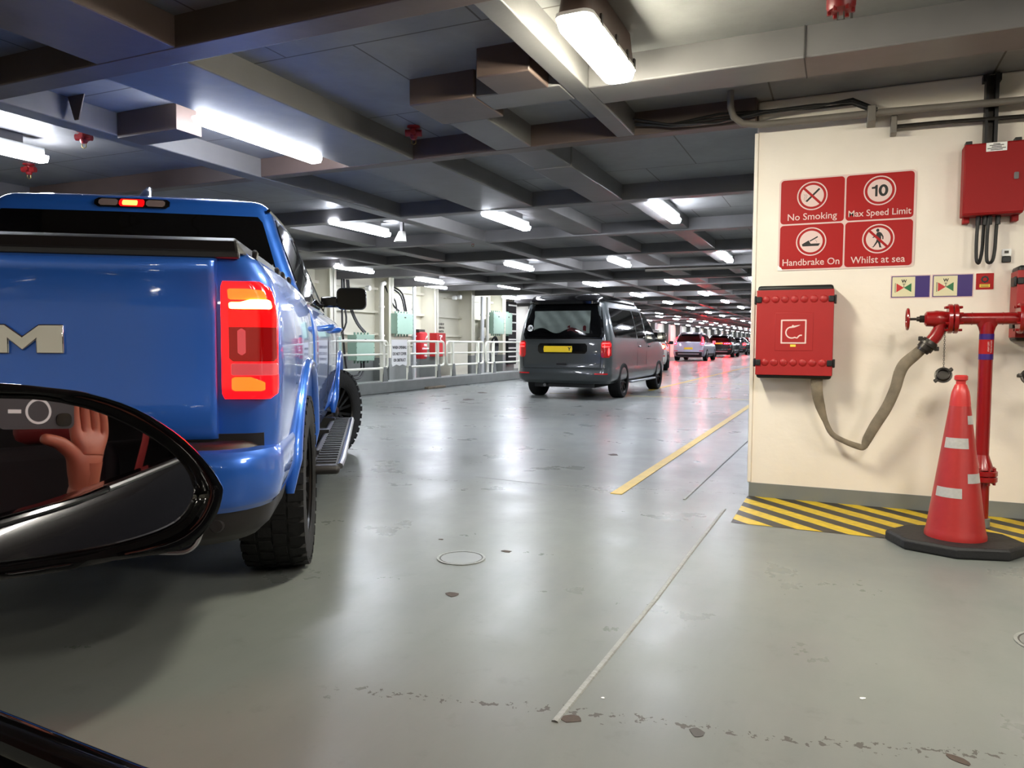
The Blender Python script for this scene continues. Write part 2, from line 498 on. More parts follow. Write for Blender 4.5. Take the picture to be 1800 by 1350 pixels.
# transverse beams
def beam(x0, x1, y0, y1, z0, m, label='grey painted deck beam under the ceiling', z1=ZP + 0.02, bev=0.008):
    return struct(box('ceiling_beam', x0, x1, y0, y1, z0, z1, m, None, bev), label, 'beam')
ys = [-6.2, -4.0, -1.7, 0.6, 2.79, 5.22, 7.5, 9.78, 12.0]
while ys[-1] < YF - 3: ys.append(ys[-1] + 2.2)
for i, y in enumerate(ys):
    wd = {2.79: 0.17, 5.22: 0.12}.get(y, 0.15)
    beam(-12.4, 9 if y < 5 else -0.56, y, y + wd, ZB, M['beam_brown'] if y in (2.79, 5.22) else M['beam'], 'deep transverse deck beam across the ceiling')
beam(-12.4, -0.56, 16.45, 16.62, 2.49, M['beam'], 'deeper transverse girder above the campervan')
# long girders running down the deck
beam(-4.95, -4.78, 2.8, YF, ZB - 0.004, M['beam'], 'long girder running down the deck over the blue pickup')
beam(-8.1, -7.95, -9, YF, ZB - 0.004, M['beam'], 'long girder running down the deck by the railing')
beam(-3.83, -3.2, 2.86, 5.26, ZB + 0.004, M['beam'], 'wide boxed-in girder lit bluish beside the strip light')
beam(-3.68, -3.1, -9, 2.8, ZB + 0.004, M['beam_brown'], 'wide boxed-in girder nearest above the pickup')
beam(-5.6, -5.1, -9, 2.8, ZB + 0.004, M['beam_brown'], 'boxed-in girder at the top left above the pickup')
beam(-3.78, -3.1, 5.32, 7.55, ZB + 0.004, M['beam'], 'wide boxed-in girder in the second bay')
beam(-2.42, -2.1, 5.32, 7.55, ZB + 0.004, M['beam'], 'narrow boxed-in girder in the second bay')
beam(-2.43, -2.09, 5.9, 6.62, ZB - 0.008, M['beam'], 'wrapped section of the narrow boxed-in girder')
beam(-1.51, -1.38, 2.9, 5.26, ZB + 0.002, M['beam'], 'girder beside the strip light at the top')
beam(-1.38, 9, 4.16, 4.47, ZB, M['beam'], 'lit transverse beam over the casing wall')
for k, x in enumerate((-0.22, 1.4)):
    o = MB().box(x, x + 0.006, 4.153, 4.475, ZB - 0.004, ZP).build('trim_13', M['dark_line'], None, 0)
    struct(o, 'dark panel seam across the lit beam', 'panel seam')
# boxed insulation pieces
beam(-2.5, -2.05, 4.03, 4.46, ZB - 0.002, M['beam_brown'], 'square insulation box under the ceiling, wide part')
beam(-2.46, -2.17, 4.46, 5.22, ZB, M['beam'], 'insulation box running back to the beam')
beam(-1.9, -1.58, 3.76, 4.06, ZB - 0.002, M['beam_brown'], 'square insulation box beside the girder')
beam(-2.05, -1.51, 4.05, 4.32, ZB, M['beam'], 'insulation cross piece between box and girder')
for xa, xb in ((-2.1, -1.85), (-3.42, -3.02), (-6.9, -6.65)):
    y = 7.65
    while y < YF - 5:
        beam(xa, xb, y, y + 2.1, ZB + 0.02, M['beam'], 'long girder length between two transverse beams')
        y += 2.2
# duct stub with triangular bracket, left
beam(-4.78, -4.2, 3.78, 4.0, 2.5, M['beam_brown'], 'short box bolted to the long girder beside the strip light', ZP, 0.004)
b = MB().prism([(0, 0), (0.16, 0), (0.10, -0.16), (0.06, -0.16)], 0, 0.008, lambda p: (-4.78 + p[0], 3.42 - p[2], 2.68 + p[1])).build('trim_2', M['beam_brown'], None, 0)
struct(b, 'small triangular bracket under the ceiling', 'bracket')

# ------------------------------------------------------------------ floor markings
struct(box('trim_3', -1.455, -1.372, 4.98, YF, 0.001, 0.004, M['yellow_paint']), 'yellow painted lane line running from the casing wall to the far cars', 'lane line')
struct(box('trim_4', -3.98, -3.88, 16.5, YF, 0.001, 0.004, M['yellow_paint']), 'second yellow lane line beyond the campervan', 'lane line')
struct(box('trim_5', -3.9, -0.57, 20.2, 20.28, 0.001, 0.003, M['yellow_faint']), 'faint yellow cross line', 'lane line')
struct(box('trim_6', -5.6, -0.57, 14.55, 14.62, 0.001, 0.003, M['yellow_faint']), 'faint yellow cross line in front of the campervan', 'lane line')
hz = MB().add([(-0.57, 4.47, 0.002), (4.0, 4.40, 0.002), (4.0, 5.31, 0.002), (-0.57, 5.31, 0.002)], [(0, 1, 2, 3)]).build('trim_7', M['hazard'], None, 0)
struct(hz, 'yellow and black diagonal hazard stripes at the foot of the wall', 'floor marking')
def seam(name, pts, r, label):
    o = MB().sweep(pts, [(r, 0.006)] * len(pts), 8).build(name, M['weld'], None)
    return struct(o, label, 'weld seam')
seam('trim_8', [(-0.70, 1.88, 0), (-0.69, 2.3, 0), (-0.672, 3.0, 0), (-0.668, 3.8, 0), (-0.655, 4.82, 0)], 0.011, 'raised weld seam running towards the hazard stripes')
seam('trim_9', [(-0.945, 5.0, 0), (-0.93, 6.5, 0), (-0.91, 8.4, 0)], 0.010, 'weld seam beside the yellow lane line')
seam('trim_10', [(-2.6, 5.16, -0.004), (-2.2, 5.12, -0.004), (-1.5, 5.06, -0.004)], 0.004, 'faint cross seam in the deck paint')
for nm, x, y, r, lb in (('manhole_cover', -1.67, 3.16, 0.118, 'round flush cover in the floor between pickup and cone'), ('manhole_cover', 0.72, 3.1, 0.13, 'round flush cover at the right edge of the picture')):
    t = thing(nm, lb, 'manhole cover', (x, y, 0))
    MB().lathe([(r - 0.018, 0.0005), (r - 0.018, 0.003), (0.001, 0.003)], 40, cap=False).build('lid', M['kerb'], t)
    MB().ring(r - 0.012, r, 0.0005, 0.004).build('rim', M['weld'], t)
    MB().ring(r - 0.018, r - 0.011, 0.0003, 0.0012).build('gap', M['dark_line'], t)
rnd = random.Random(3)
def chip(x, y, rx, ry, rot, m, label, name='paint_chip', cat='paint chip'):
    pts = []
    n = 9
    for k in range(n):
        a = 2 * PI * k / n
        q = 0.7 + 0.5 * rnd.random()
        px, py = rx * q * math.cos(a), ry * q * math.sin(a)
        pts.append((x + px * math.cos(rot) - py * math.sin(rot), y + px * math.sin(rot) + py * math.cos(rot)))
    o = MB().prism(pts, 0.0006, 0.0016).build(name, M[m], None, 0)
    return tag(o, label, cat)
chip(-1.46, 2.68, 0.034, 0.028, 0.2, 'rust', 'brown bare patch in the paint below the round floor cover')
chip(-1.52, 3.36, 0.028, 0.017, 0.0, 'rust', 'small brown bare patch just right of the round floor cover')
chip(-1.93, 3.42, 0.014, 0.010, 0.0, 'rust', 'tiny dark bare spot left of the round floor cover')
chip(-0.665, 1.915, 0.03, 0.02, 0.5, 'rust', 'dark chip at the near end of the weld seam')
chip(-0.33, 1.99, 0.018, 0.03, 0.3, 'dark_line', 'dark scuffed chip in the near floor right of the weld seam')
chip(0.30, 2.13, 0.03, 0.014, -0.5, 'rust', 'brown worn streak near the bottom right corner')
chip(-6.9, 14.0, 0.10, 0.2, 0.5, 'rust', 'dark stain on the floor left of the campervan')
chip(-6.3, 12.2, 0.12, 0.2, 0.2, 'rust', 'dark patch on the floor between pickup and campervan')
chip(-1.95, 6.75, 0.05, 0.06, 0.4, 'rust', 'small dark spot on the floor before the yellow line')
chip(-0.62, 2.07, 0.006, 0.005, 0, 'white', 'tiny white crumb on the floor beside the weld seam', 'crumb', 'crumb')
chip(0.085, 2.39, 0.010, 0.006, 0.6, 'white', 'tiny white scrap on the floor at lower right', 'crumb', 'crumb')
tag(box('wood_offcut', -8.62, -8.5, 14.5, 15.3, 0.0, 0.05, M['hose'], None, 0.01), 'pale offcut lying on the floor against the kerb', 'offcut')

# ------------------------------------------------------------------ ceiling strip lights
def strip_light(length, width, tube, deep=0.05):
    t = thing('strip_light', 'x', 'ceiling light')
    hl = length / 2
    MB().box(-width * 0.42, width * 0.42, -hl * 0.96, hl * 0.96, 0.0, 0.06).build('housing', M['light_body'], t, 35, 0.006)
    prof = [(-width / 2, 0.0), (-width / 2, -deep * 0.35), (-width * 0.36, -deep), (width * 0.36, -deep), (width / 2, -deep * 0.35), (width / 2, 0.0)]
    MB().prism(prof, -hl, hl, lambda p: (p[0], p[2], p[1])).build('diffuser', M[tube], t, 50)
    h = MB().box(-0.02, 0.02, -hl * 0.7, hl * 0.7, 0.06, 0.16)
    h.build('hanger', M['beam'], t, 0)
    return t
proto = proto_far = None
ORD = ['first', 'second', 'third', 'fourth', 'fifth', 'sixth', 'seventh', 'eighth', 'ninth', 'tenth', 'eleventh', 'twelfth', 'thirteenth', 'fourteenth', 'fifteenth', 'sixteenth', 'seventeenth', 'eighteenth', 'nineteenth', 'twentieth', 'twenty-first', 'twenty-second', 'twenty-third', 'twenty-fourth', 'twenty-fifth', 'twenty-sixth', 'twenty-seventh']
rows = {
    'over the yellow lane line': (-1.86, [8.42, 13.1]),
    'over the campervan lane': (-3.75, [8.28, 13.25]),
    'over the middle of the deck': (-5.74, [8.08, 13.25]),
    'over the lane beside the kerb': (-8.05, [17.9]),
    'along the ship side railing': (-9.08, [12.55, 15.55]),
}
far = [17.85]
while far[-1] < 104: far.append(far[-1] + 4.4)
rows['over the yellow lane line'][1].extend(far)
rows['over the campervan lane'][1].extend(far)
rows['over the middle of the deck'][1].extend(far)
rows['over the lane beside the kerb'][1].extend([f + 4.4 for f in far])
rows['along the ship side railing'][1].extend([f + 9 for f in far if 22 < f < 100])
rows['added to brighten the far ship side wall'] = (-11.2, [f + 2.2 for f in far if f > 22])  # made-up lamp row that lifts the brightness of the far wall
def place_light(x, y, label, group=None, z=2.545):
    global proto, proto_far
    if y > 24:
        if proto_far is None:
            proto_far = strip_light(1.2, 0.12, 'tube_far'); o = proto_far
        else:
            o = copy_tree(proto_far)
    elif proto is None:
        proto = strip_light(1.2, 0.12, 'tube_cool'); o = proto
    else:
        o = copy_tree(proto)
    o.location = (x, y, z)
    tag(o, label, 'ceiling light', group)
    return o
place_light(-3.93, 4.32, 'bright white strip light right above the blue pickup cab', 'ceiling strip lights')
place_light(-5.98, 3.45, 'strip light cut by the left edge of the picture above the pickup', 'ceiling strip lights')
for rn, (x, yl) in rows.items():
    for i, y in enumerate(yl):
        place_light(x, y, '%s strip light from the near end of the row %s' % (ORD[i], rn), 'ceiling strip lights')
def bulkhead_light(x, y, label, tube='tube_near'):
    n = thing('bulkhead_light', label, 'ceiling light', (x, y, 2.50))
    w_, l_ = 0.165, 0.80
    MB().loft([[(u * s, v * s2, z) for u, v in rrect(w_, l_, 0.045)] for z, s, s2 in ((0.0, 1.0, 1.0), (-0.03, 0.97, 0.99), (-0.052, 0.88, 0.97), (-0.058, 0.78, 0.94))]).build('diffuser', M[tube], n, 50)
    MB().loft([[(u * s, v * s, z) for u, v in rrect(w_ + 0.014, l_ + 0.014, 0.05)] for z, s in ((-0.004, 1.0), (0.012, 1.0))]).build('rim', M['light_end'], n, 40)
    MB().loft([[(u * s, v * s2, z) for u, v in rrect(w_, l_, 0.045)] for z, s, s2 in ((0.012, 0.96, 0.99), (0.10, 0.86, 0.95), (0.17, 0.8, 0.9))]).build('housing', M['beam_brown'], n, 40)
    return n
n = bulkhead_light(-1.125, 3.56, 'large warm strip light at the top with a cable entering its end')
MB().tube([(0.0, -0.36, 0.09), (0.0, -0.43, 0.06), (-0.01, -0.48, 0.07), (-0.03, -0.5, 0.12), (-0.03, -0.49, 0.18)], 0.012).build('cable', M['cable'], n)
for y in (-0.25, 0.0, 0.2, 0.33):
    MB().box(0.084, 0.094, y - 0.012, y + 0.012, -0.012, 0.04).build('clip', M['dark_steel'], n, 0)
place_light(-9.85, 17.1, 'strip light just below its twin high above the two red fire cabinets', 'ceiling strip lights')
place_light(-9.95, 22.3, 'strip light low over the green boxes beside the campervan', 'ceiling strip lights')
for i, (x, y) in enumerate(((0.9, 2.35), (2.4, 2.2), (3.9, 2.2), (2.4, -2.6), (4.6, -2.6), (-3.2, -3.4), (-7.0, -5.5), (-0.8, -6.8), (2.8, -6.8))):  # unseen lamps added to brighten the cream wall, the tailgate and the rear space
    bulkhead_light(x, y, '%s warm light added out of view to brighten the wall and pickup' % ORD[i], 'tube_warm')

# ------------------------------------------------------------------ sprinkler heads
def sprinkler(x, y, label, s=1.0, z=ZP):
    t = thing('sprinkler', label, 'sprinkler', (x, y, z), 0.4, 'ceiling sprinklers', s)
    MB().lathe([(0.05, 0.0), (0.05, -0.012), (0.022, -0.02), (0.022, -0.06)], 16).build('base', M['sprinkler'], t)
    MB().cyl((-0.062, 0, -0.05), (0.062, 0, -0.05), 0.026).cyl((0, -0.05, -0.05), (0, 0.05, -0.05), 0.02).build('body', M['sprinkler'], t)
    MB().lathe([(0.02, -0.06), (0.03, -0.075), (0.022, -0.095), (0.012, -0.1)], 12).build('nozzle', M['sprinkler'], t)
    MB().tube([(-0.016, 0, -0.1), (-0.016, 0, -0.125), (0, 0, -0.135), (0.016, 0, -0.125), (0.016, 0, -0.1)], 0.004).build('guard', M['brass'], t)
    return t
sprinkler(-5.43, 4.0, 'red sprinkler head left of the white strip light above the pickup')
sprinkler(-3.0, 4.9, 'dark red sprinkler head on the ceiling between two boxed girders')
sprinkler(-5.3, 10.4, 'small red sprinkler head beyond the second strip light')
sprinkler(-2.3, 14.6, 'red sprinkler head over the campervan roof')
sprinkler(-6.92, 4.54, 'red sprinkler head behind the strip light at the left edge')
t = thing('fire_alarm_sounder', 'red bell-shaped fitting under the ceiling at the top edge', 'alarm', (-0.045, 3.76, 2.60))
MB().lathe([(0.03, 0.08), (0.055, 0.075), (0.062, 0.03), (0.062, -0.02), (0.055, -0.035), (0.02, -0.04)], 20).build('body', M['alarm_red'], t)
bt = MB()
for k in range(6):
    a = k * PI / 3
    bt.lathe([(0.009, -0.05), (0.009, -0.02)], 6, lambda p, a=a: (p[0] + 0.05 * math.cos(a), p[1] + 0.05 * math.sin(a), p[2]))
bt.build('bolt_ring', M['alarm_red'], t)
MB().tube([(-0.012, 0, -0.04), (-0.014, 0, -0.075), (0.014, 0, -0.075), (0.012, 0, -0.04)], 0.0035).build('wire_loop', M['dark_steel'], t)
t = thing('loudspeaker', 'small grey loudspeaker horn under the ceiling beside the second strip light', 'loudspeaker', (-5.45, 8.6, 2.54))
MB().lathe([(0.045, 0.0), (0.06, -0.05), (0.085, -0.14), (0.08, -0.14), (0.03, -0.05)], 18, lambda p: (p[0], p[1] * 0.95 + p[2] * 0.3, p[2])).build('horn', M['far_white'], t)
MB().box(-0.02, 0.02, -0.02, 0.02, 0, 0.18).build('bracket', M['beam'], t, 0)

t = thing('pipe', 'pale pipe running across under the ceiling beyond the second row of strip lights', 'pipe', (-0.6, 14.6, 2.515))
MB().tube([(0.03, 0, 0), (-3.0, 0, 0)], 0.042, 12).build('tube', M['conduit'], t)
for x in (-0.6, -1.6, -2.6):
    MB().box(x - 0.02, x + 0.02, -0.02, 0.02, 0.03, 0.165).build('hanger', M['beam'], t, 0)

# ------------------------------------------------------------------ conduit along the top of the cream wall
t = thing('conduit', 'grey conduit pipe along the top of the cream wall', 'pipe', (0, 0, 0))
MB().tube([(-0.70, 5.02, 2.68), (-0.70, 5.04, 2.58), (-0.685, 5.08, 2.53), (-0.64, 5.14, 2.50), (-0.55, 5.18, 2.49), (-0.2, 5.19, 2.488), (0.2, 5.19, 2.485), (1.0, 5.19, 2.465), (3.0, 5.19, 2.44)], 0.022, 12).build('pipe', M['conduit'], t)
MB().box(0.105, 0.155, 5.16, 5.316, 2.43, 2.53).build('clamp', M['conduit'], t, 35, 0.006)
t = thing('thin_conduit', 'thin dark pipe below the grey conduit on the cream wall', 'pipe', (0, 0, 0))
MB().tube([(0.26, 5.25, 2.405), (0.5, 5.25, 2.403), (1.0, 5.25, 2.388), (3.0, 5.25, 2.35)], 0.013, 8).build('pipe', M['dark_steel'], t)
MB().box(0.24, 0.275, 5.22, 5.316, 2.36, 2.47).build('bracket', M['conduit'], t, 35, 0.004)
t = thing('cable_bundle', 'bundle of dark cables sagging under the beam beside the conduit', 'cables', (0, 0, 0))
for i, (z0, dz, y) in enumerate(((2.56, 0.0, 5.17), (2.545, -0.02, 5.15), (2.575, 0.02, 5.2), (2.55, -0.035, 5.12))):
    MB().tube([(-1.36, y - 0.02, 2.57 + 0.01 * i), (-1.1, y - 0.03, z0 - 0.02), (-0.8, y, z0 + dz), (-0.5, y + 0.02, z0 + 0.01), (-0.2, y + 0.04, 2.57), (0.02, y + 0.06, 2.6 - 0.012 * i), (0.16, y + 0.05, 2.52 - 0.01 * i)], 0.0075, 6).build('cable', M['cable'], t)
t = thing('cable_channel', 'black vertical cable channel above the red cabinet', 'cable channel', (0, 0, 0))
MB().box(0.742, 0.756, 5.24, 5.316, 2.25, 2.66).box(0.79, 0.808, 5.24, 5.316, 2.25, 2.66).build('side_rail', M['black'], t, 0)
MB().box(0.756, 0.79, 5.285, 5.3, 2.25, 2.66).build('cable', M['dark_steel'], t, 0)
MB().box(0.728, 0.742, 5.26, 5.316, 2.62, 2.66).box(0.808, 0.822, 5.26, 5.316, 2.62, 2.66).build('lug', M['black'], t, 0)

# ------------------------------------------------------------------ four-panel safety sign
S = thing('safety_sign', 'large red four-panel safety sign with No Smoking and Max Speed Limit panels', 'sign', (-0.005, YW, 1.846))
def sp(cx, cy):
    return lambda p: (cx + p[0], -p[2], cy + p[1])
MB().prism(rrect(0.81, 0.606, 0.03), 0.001, 0.005, sp(0, 0)).build('backing', M['pink_white'], S, 35)
def panel(cx, cy, words, ccy, tsize, label, sq=1.0, rr=0.093):
    f = sp(cx, cy)
    p = MB().prism(rrect(0.388, 0.288, 0.022), 0.005, 0.0065, f).build('panel', M['red_sign'], S, 35)
    p['label'] = label
    g = sp(cx, cy + ccy)
    MB().ring(rr * 0.92, rr, 0.0062, 0.0075, g).build('outer_ring', M['pink_white'], p, 35)
    MB().prism(disc(rr * 0.76, 40), 0.0062, 0.0075, g).build('disc', M['pink_white'], p, 0)
    text('lettering', words, tsize, M['pink_white'], lambda q: f((q[0], -0.103 + q[1], 0.0072 + q[2])), p, 0.0006, 0.0003, squash=sq)
    return p, g
def slash(p, g, rr=0.093):
    a = -PI / 4
    c, s_ = math.cos(a), math.sin(a)
    r = rr * 0.78; h = 0.0075
    MB().prism([(c * u - s_ * v, s_ * u + c * v) for u, v in ((-r, -h), (r, -h), (r, h), (-r, h))], 0.0082, 0.009, g).build('slash', M['red_sign'], p, 0)
p, g = panel(-0.2, 0.149, 'No Smoking', 0.032, 0.062, 'no smoking panel with a crossed-out cigarette', 0.98)
c45 = math.cos(PI / 4)
def rot45(u, v): return ((u - v) * c45, (u + v) * c45)
MB().prism([rot45(u, v) for u, v in ((-0.05, -0.006), (0.062, -0.006), (0.062, 0.006), (-0.05, 0.006))], 0.0076, 0.0082, g).build('cigarette', M['black'], p, 0)
sm = MB()
for o in (0, 0.011):
    sm.sweep([g((-0.052 + o, 0.012, 0.008)), g((-0.042 + o, 0.004, 0.008)), g((-0.050 + o, -0.02, 0.008)), g((-0.038 + o, -0.036, 0.008))], [(0.0014, 0.0008)] * 4, 6)
sm.build('smoke', M['black'], p)
slash(p, g)
p, g = panel(0.198, 0.149, 'Max Speed Limit', 0.036, 0.058, 'maximum speed panel reading 10', 0.93)
MB().prism([(-0.026, -0.036), (-0.012, -0.036), (-0.012, 0.036), (-0.022, 0.036), (-0.03, 0.026), (-0.046, 0.024), (-0.046, 0.013), (-0.026, 0.013)], 0.0076, 0.0084, g).build('numeral', M['black'], p, 0)
zo = []
for q_ in range(32):
    a = 2 * PI * q_ / 32
    zo.append([g((0.021 + 0.0275 * math.cos(a), 0.037 * math.sin(a), d)) for d in (0.0076, 0.0084)] + [g((0.021 + 0.0105 * math.cos(a), 0.0215 * math.sin(a), d)) for d in (0.0084, 0.0076)])
MB().loft(zo + [zo[0]], True, False).build('numeral', M['black'], p, 0)
p, g = panel(-0.2, -0.149, 'Handbrake On', 0.032, 0.062, 'handbrake panel with a lever symbol', 0.95)
hb = MB().prism([(-0.052, -0.03), (0.046, -0.03), (0.056, -0.014), (-0.002, -0.014), (-0.015, 0.008), (-0.056, -0.016)], 0.0076, 0.0082, g)
hb.prism([(-0.01, 0.006), (-0.006, -0.001), (0.042, 0.026), (0.039, 0.034)], 0.0076, 0.0082, g)
hb.build('lever_symbol', M['black'], p, 0)
MB().sweep([g((0.024, 0.012, 0.008)), g((0.033, 0.002, 0.008)), g((0.036, -0.008, 0.008))], [(0.0014, 0.0008)] * 3, 6).build('arrow', M['black'], p)
p, g = panel(0.198, -0.149, 'Whilst at sea', 0.03, 0.062, 'no pedestrians panel with a crossed-out walking figure', 0.95)
fg = MB().prism([(u * 0.9 - 0.004, v) for u, v in disc(0.0105, 16, 0.0, 0.053)], 0.0076, 0.0082, g)
fg.prism([(-0.008, 0.04), (0.006, 0.043), (0.018, 0.036), (0.03, 0.014), (0.03, -0.004), (0.024, -0.006), (0.023, 0.010), (0.016, 0.02), (0.017, -0.004), (0.012, -0.016), (0.014, -0.034), (0.018, -0.05), (0.024, -0.056), (0.008, -0.056), (0.004, -0.036), (-0.002, -0.022), (-0.018, -0.044), (-0.026, -0.054), (-0.036, -0.05), (-0.028, -0.048), (-0.012, -0.018), (-0.008, 0.0), (-0.01, 0.014), (-0.03, 0.006), (-0.034, 0.01), (-0.014, 0.022)], 0.0076, 0.0082, g)
fg.build('walking_figure', M['black'], p, 0)
slash(p, g)
MB().prism([(-0.404, -0.302), (-0.372, -0.302), (-0.382, -0.284), (-0.404, -0.266)], 0.0066, 0.0072, sp(0, 0)).build('worn_corner', M['white'], S, 0)

# ------------------------------------------------------------------ valve signs and the small square sign
def valve_sign(cx, label):
    t = thing('valve_sign', label, 'sign', (cx, YW, 1.418), 0, 'valve signs')
    f = lambda p: (p[0], -p[2], p[1])
    MB().prism(rrect(0.224, 0.146, 0.004), 0.0, 0.002, f).build('backing', M['pink_white'], t, 0)
    MB().prism(rrect(0.214, 0.134, 0.002), 0.002, 0.0026, f).build('border', M['purple'], t, 0)
    MB().box(-0.102, 0.026, -0.0035, -0.0026, -0.062, 0.062).build('field', M['cream_sign'], t, 0)
    k = lambda p: (-0.036 + p[0], -p[2], -0.006 + p[1])
    MB().prism([(-0.042, 0.028), (0, 0), (-0.042, -0.028)], 0.0035, 0.0042, k).build('red_triangle', M['sign_red'], t, 0)
    MB().prism([(0.042, 0.028), (0.042, -0.028), (0, 0)], 0.0035, 0.0042, k).build('green_triangle', M['sign_green'], t, 0)
    d = MB().box(-0.05, -0.047, -0.0042, -0.0035, -0.03, 0.03, lambda p: (-0.036 + p[0], p[1], -0.006 + p[2]))
    d.box(-0.0015, 0.0015, -0.0042, -0.0035, 0.0, 0.024, lambda p: (-0.036 + p[0], p[1], -0.006 + p[2]))
    d.box(-0.008, 0.008, -0.0042, -0.0035, 0.022, 0.025, lambda p: (-0.036 + p[0], p[1], -0.006 + p[2]))
    d.build('valve_symbol', M['black'], t, 0)
    text('lettering', 'W', 0.027, M['black'], lambda q: k((q[0], 0.040 + q[1], 0.004 + q[2])), t, 0.0004, 0.001)
valve_sign(0.384, 'purple-edged valve sign, the left of the pair under the large red sign')
valve_sign(0.614, 'purple-edged valve sign, the right of the pair beside the small red square')
t = thing('hydrant_sign', 'small red square sign with a round black symbol and yellow label', 'sign', (0.784, YW, 1.44))
f = lambda p: (p[0], -p[2], p[1])
MB().prism(rrect(0.092, 0.098, 0.003), 0, 0.003, f).build('plate', M['red_sign'], t, 0)
MB().ring(0.011, 0.02, 0.003, 0.004, lambda p: f((p[0], p[1] + 0.012, p[2]))).build('symbol', M['black'], t, 0)
tk = MB()
for k in range(8):
    a = k * PI / 4
    tk.prism([(0.019 * math.cos(a + q) * s, 0.012 + 0.019 * math.sin(a + q) * s) for q, s in ((-0.12, 1), (0.12, 1), (0.0, 1.35))], 0.003, 0.004, f)
tk.build('symbol_tooth', M['black'], t, 0)
MB().box(-0.027, 0.027, -0.004, -0.003, -0.036, -0.017).build('label', M['label_yellow'], t, 0)
for k, z in enumerate((-0.0225, -0.031)):
    MB().box(-0.021, 0.021, -0.0045, -0.004, z - 0.0015, z + 0.0015).build('print', M['black'], t, 0)

# ------------------------------------------------------------------ hose boxes
def hose_box(loc, w, h, label, main=True):
    t = thing('hose_box', label, 'hose cabinet', loc)
    d = 0.185
    MB().box(-w / 2, w / 2, -d, 0, 0, h).build('body', M['black'], t, 35, 0.016)
    dr_ = MB().box(-w / 2 - 0.004, w / 2 + 0.004, -d - 0.012, -0.01, 0.022, h - 0.03)
    bm_ = dr_
    n = 7
    for zz in (0.105, h - 0.09):
        for k in range(n):
            x = -w / 2 + 0.055 + k * (w - 0.11) / (n - 1)
            bm_.lathe([(0.026, -0.006), (0.026, 0.0), (0.021, 0.005), (0.012, 0.0085), (0.001, 0.0095)], 14, lambda p, x=x, zz=zz: (x + p[0], -d - 0.0115 - p[2], zz + p[1]))
    bm_.build('door', M['red_box'], t, 35, 0.004)
    for sx in (-1, 1):
        for zz in (0.105, h - 0.09):
            l = MB().box(sx * (w / 2 - 0.012) - 0.016, sx * (w / 2 - 0.012) + 0.016, -d - 0.022, -d + 0.05, zz - 0.02, zz + 0.018)
            l.box(sx * (w / 2 + 0.012) - 0.007, sx * (w / 2 + 0.012) + 0.007, -d - 0.01, -d + 0.09, zz - 0.03, zz + 0.024)
            l.build('latch', M['black'], t, 35, 0.004)
    if main:
        MB().box(-0.115, 0.115, -d - 0.0145, -d - 0.011, h * 0.5 - 0.12, h * 0.5 + 0.125).build('raised_square', M['red_box'], t, 35, 0.003)
        g = lambda p: (-0.002 + p[0], -d - 0.0145 - p[2], h * 0.505 + p[1])
        s = MB().prism(rrect(0.155, 0.155, 0.004), 0.0, 0.002, g).build('pictogram', M['pink_white'], t, 0)
        MB().prism(rrect(0.137, 0.137, 0.003), 0.002, 0.0028, g).build('field', M['red_box'], s, 0)
        pts = []
        for k in range(15):
            a = math.radians(100 + k * 200 / 14)
            pts.append(g((-0.010 + 0.036 * math.cos(a), -0.006 + 0.036 * math.sin(a), 0.0035)))
        pts += [g((0.022, -0.042, 0.0035)), g((0.032, -0.03, 0.0035)), g((0.040, -0.024, 0.0035)), g((0.052, -0.024, 0.0035))]
        MB().sweep(pts, [(0.0042, 0.001)] * len(pts), 6, up=(0, -1, 0)).build('hose_symbol', M['pink_white'], s)
        MB().prism([(-0.022, 0.022), (0.006, 0.026), (0.03, 0.036), (0.042, 0.043), (0.03, 0.042), (0.004, 0.038), (-0.006, 0.044), (-0.012, 0.034), (-0.024, 0.03)], 0.003, 0.004, g).build('nozzle_symbol', M['pink_white'], s, 0)
        MB().box(-0.02, 0.013, -d - 0.0165, -d - 0.0145, h * 0.505 - 0.098, h * 0.505 - 0.083).build('label', M['label_yellow'], t, 0)
    return t
hose_box((-0.286, YW, 0.828), 0.458, 0.604, 'red hose cabinet with a white hose pictogram at the left end of the wall')
hose_box((1.155, YW - 0.0, 1.075), 0.47, 0.44, 'red cabinet cut by the right edge above the hydrant flange', False)

# ------------------------------------------------------------------ flat fire hose
def resample(pts, n):
    P = [Vector(p) for p in pts]
    out = []
    for i in range(len(P) - 1):
        p0, p1, p2, p3 = P[max(i - 1, 0)], P[i], P[i + 1], P[min(i + 2, len(P) - 1)]
        for k in range(n):
            t = k / n
            out.append(0.5 * ((2 * p1) + (-p0 + p2) * t + (2 * p0 - 5 * p1 + 4 * p2 - p3) * t * t + (-p0 + 3 * p1 - 3 * p2 + p3) * t ** 3))
    out.append(P[-1])
    return out
hp = [(-0.143, 5.17, 0.850), (-0.142, 5.17, 0.80), (-0.136, 5.17, 0.73), (-0.118, 5.19, 0.65), (-0.085, 5.2, 0.555), (-0.044, 5.2, 0.475), (0.03, 5.19, 0.432), (0.110, 5.19, 0.404), (0.143, 5.18, 0.403), (0.160, 5.17, 0.45), (0.205, 5.15, 0.55), (0.262, 5.13, 0.66), (0.305, 5.11, 0.78), (0.325, 5.09, 0.875), (0.35, 5.07, 0.935), (0.40, 5.03, 0.99), (0.437, 5.005, 1.03)]
wd = [0.036, 0.036, 0.034, 0.03, 0.017, 0.017, 0.017, 0.020, 0.019, 0.03, 0.034, 0.034, 0.034, 0.036, 0.036, 0.033, 0.03]
tk_ = [0.008, 0.008, 0.008, 0.009, 0.009, 0.009, 0.008, 0.007, 0.007, 0.010, 0.012, 0.012, 0.012, 0.012, 0.013, 0.018, 0.024]
HP = resample(hp, 4)
rw = []
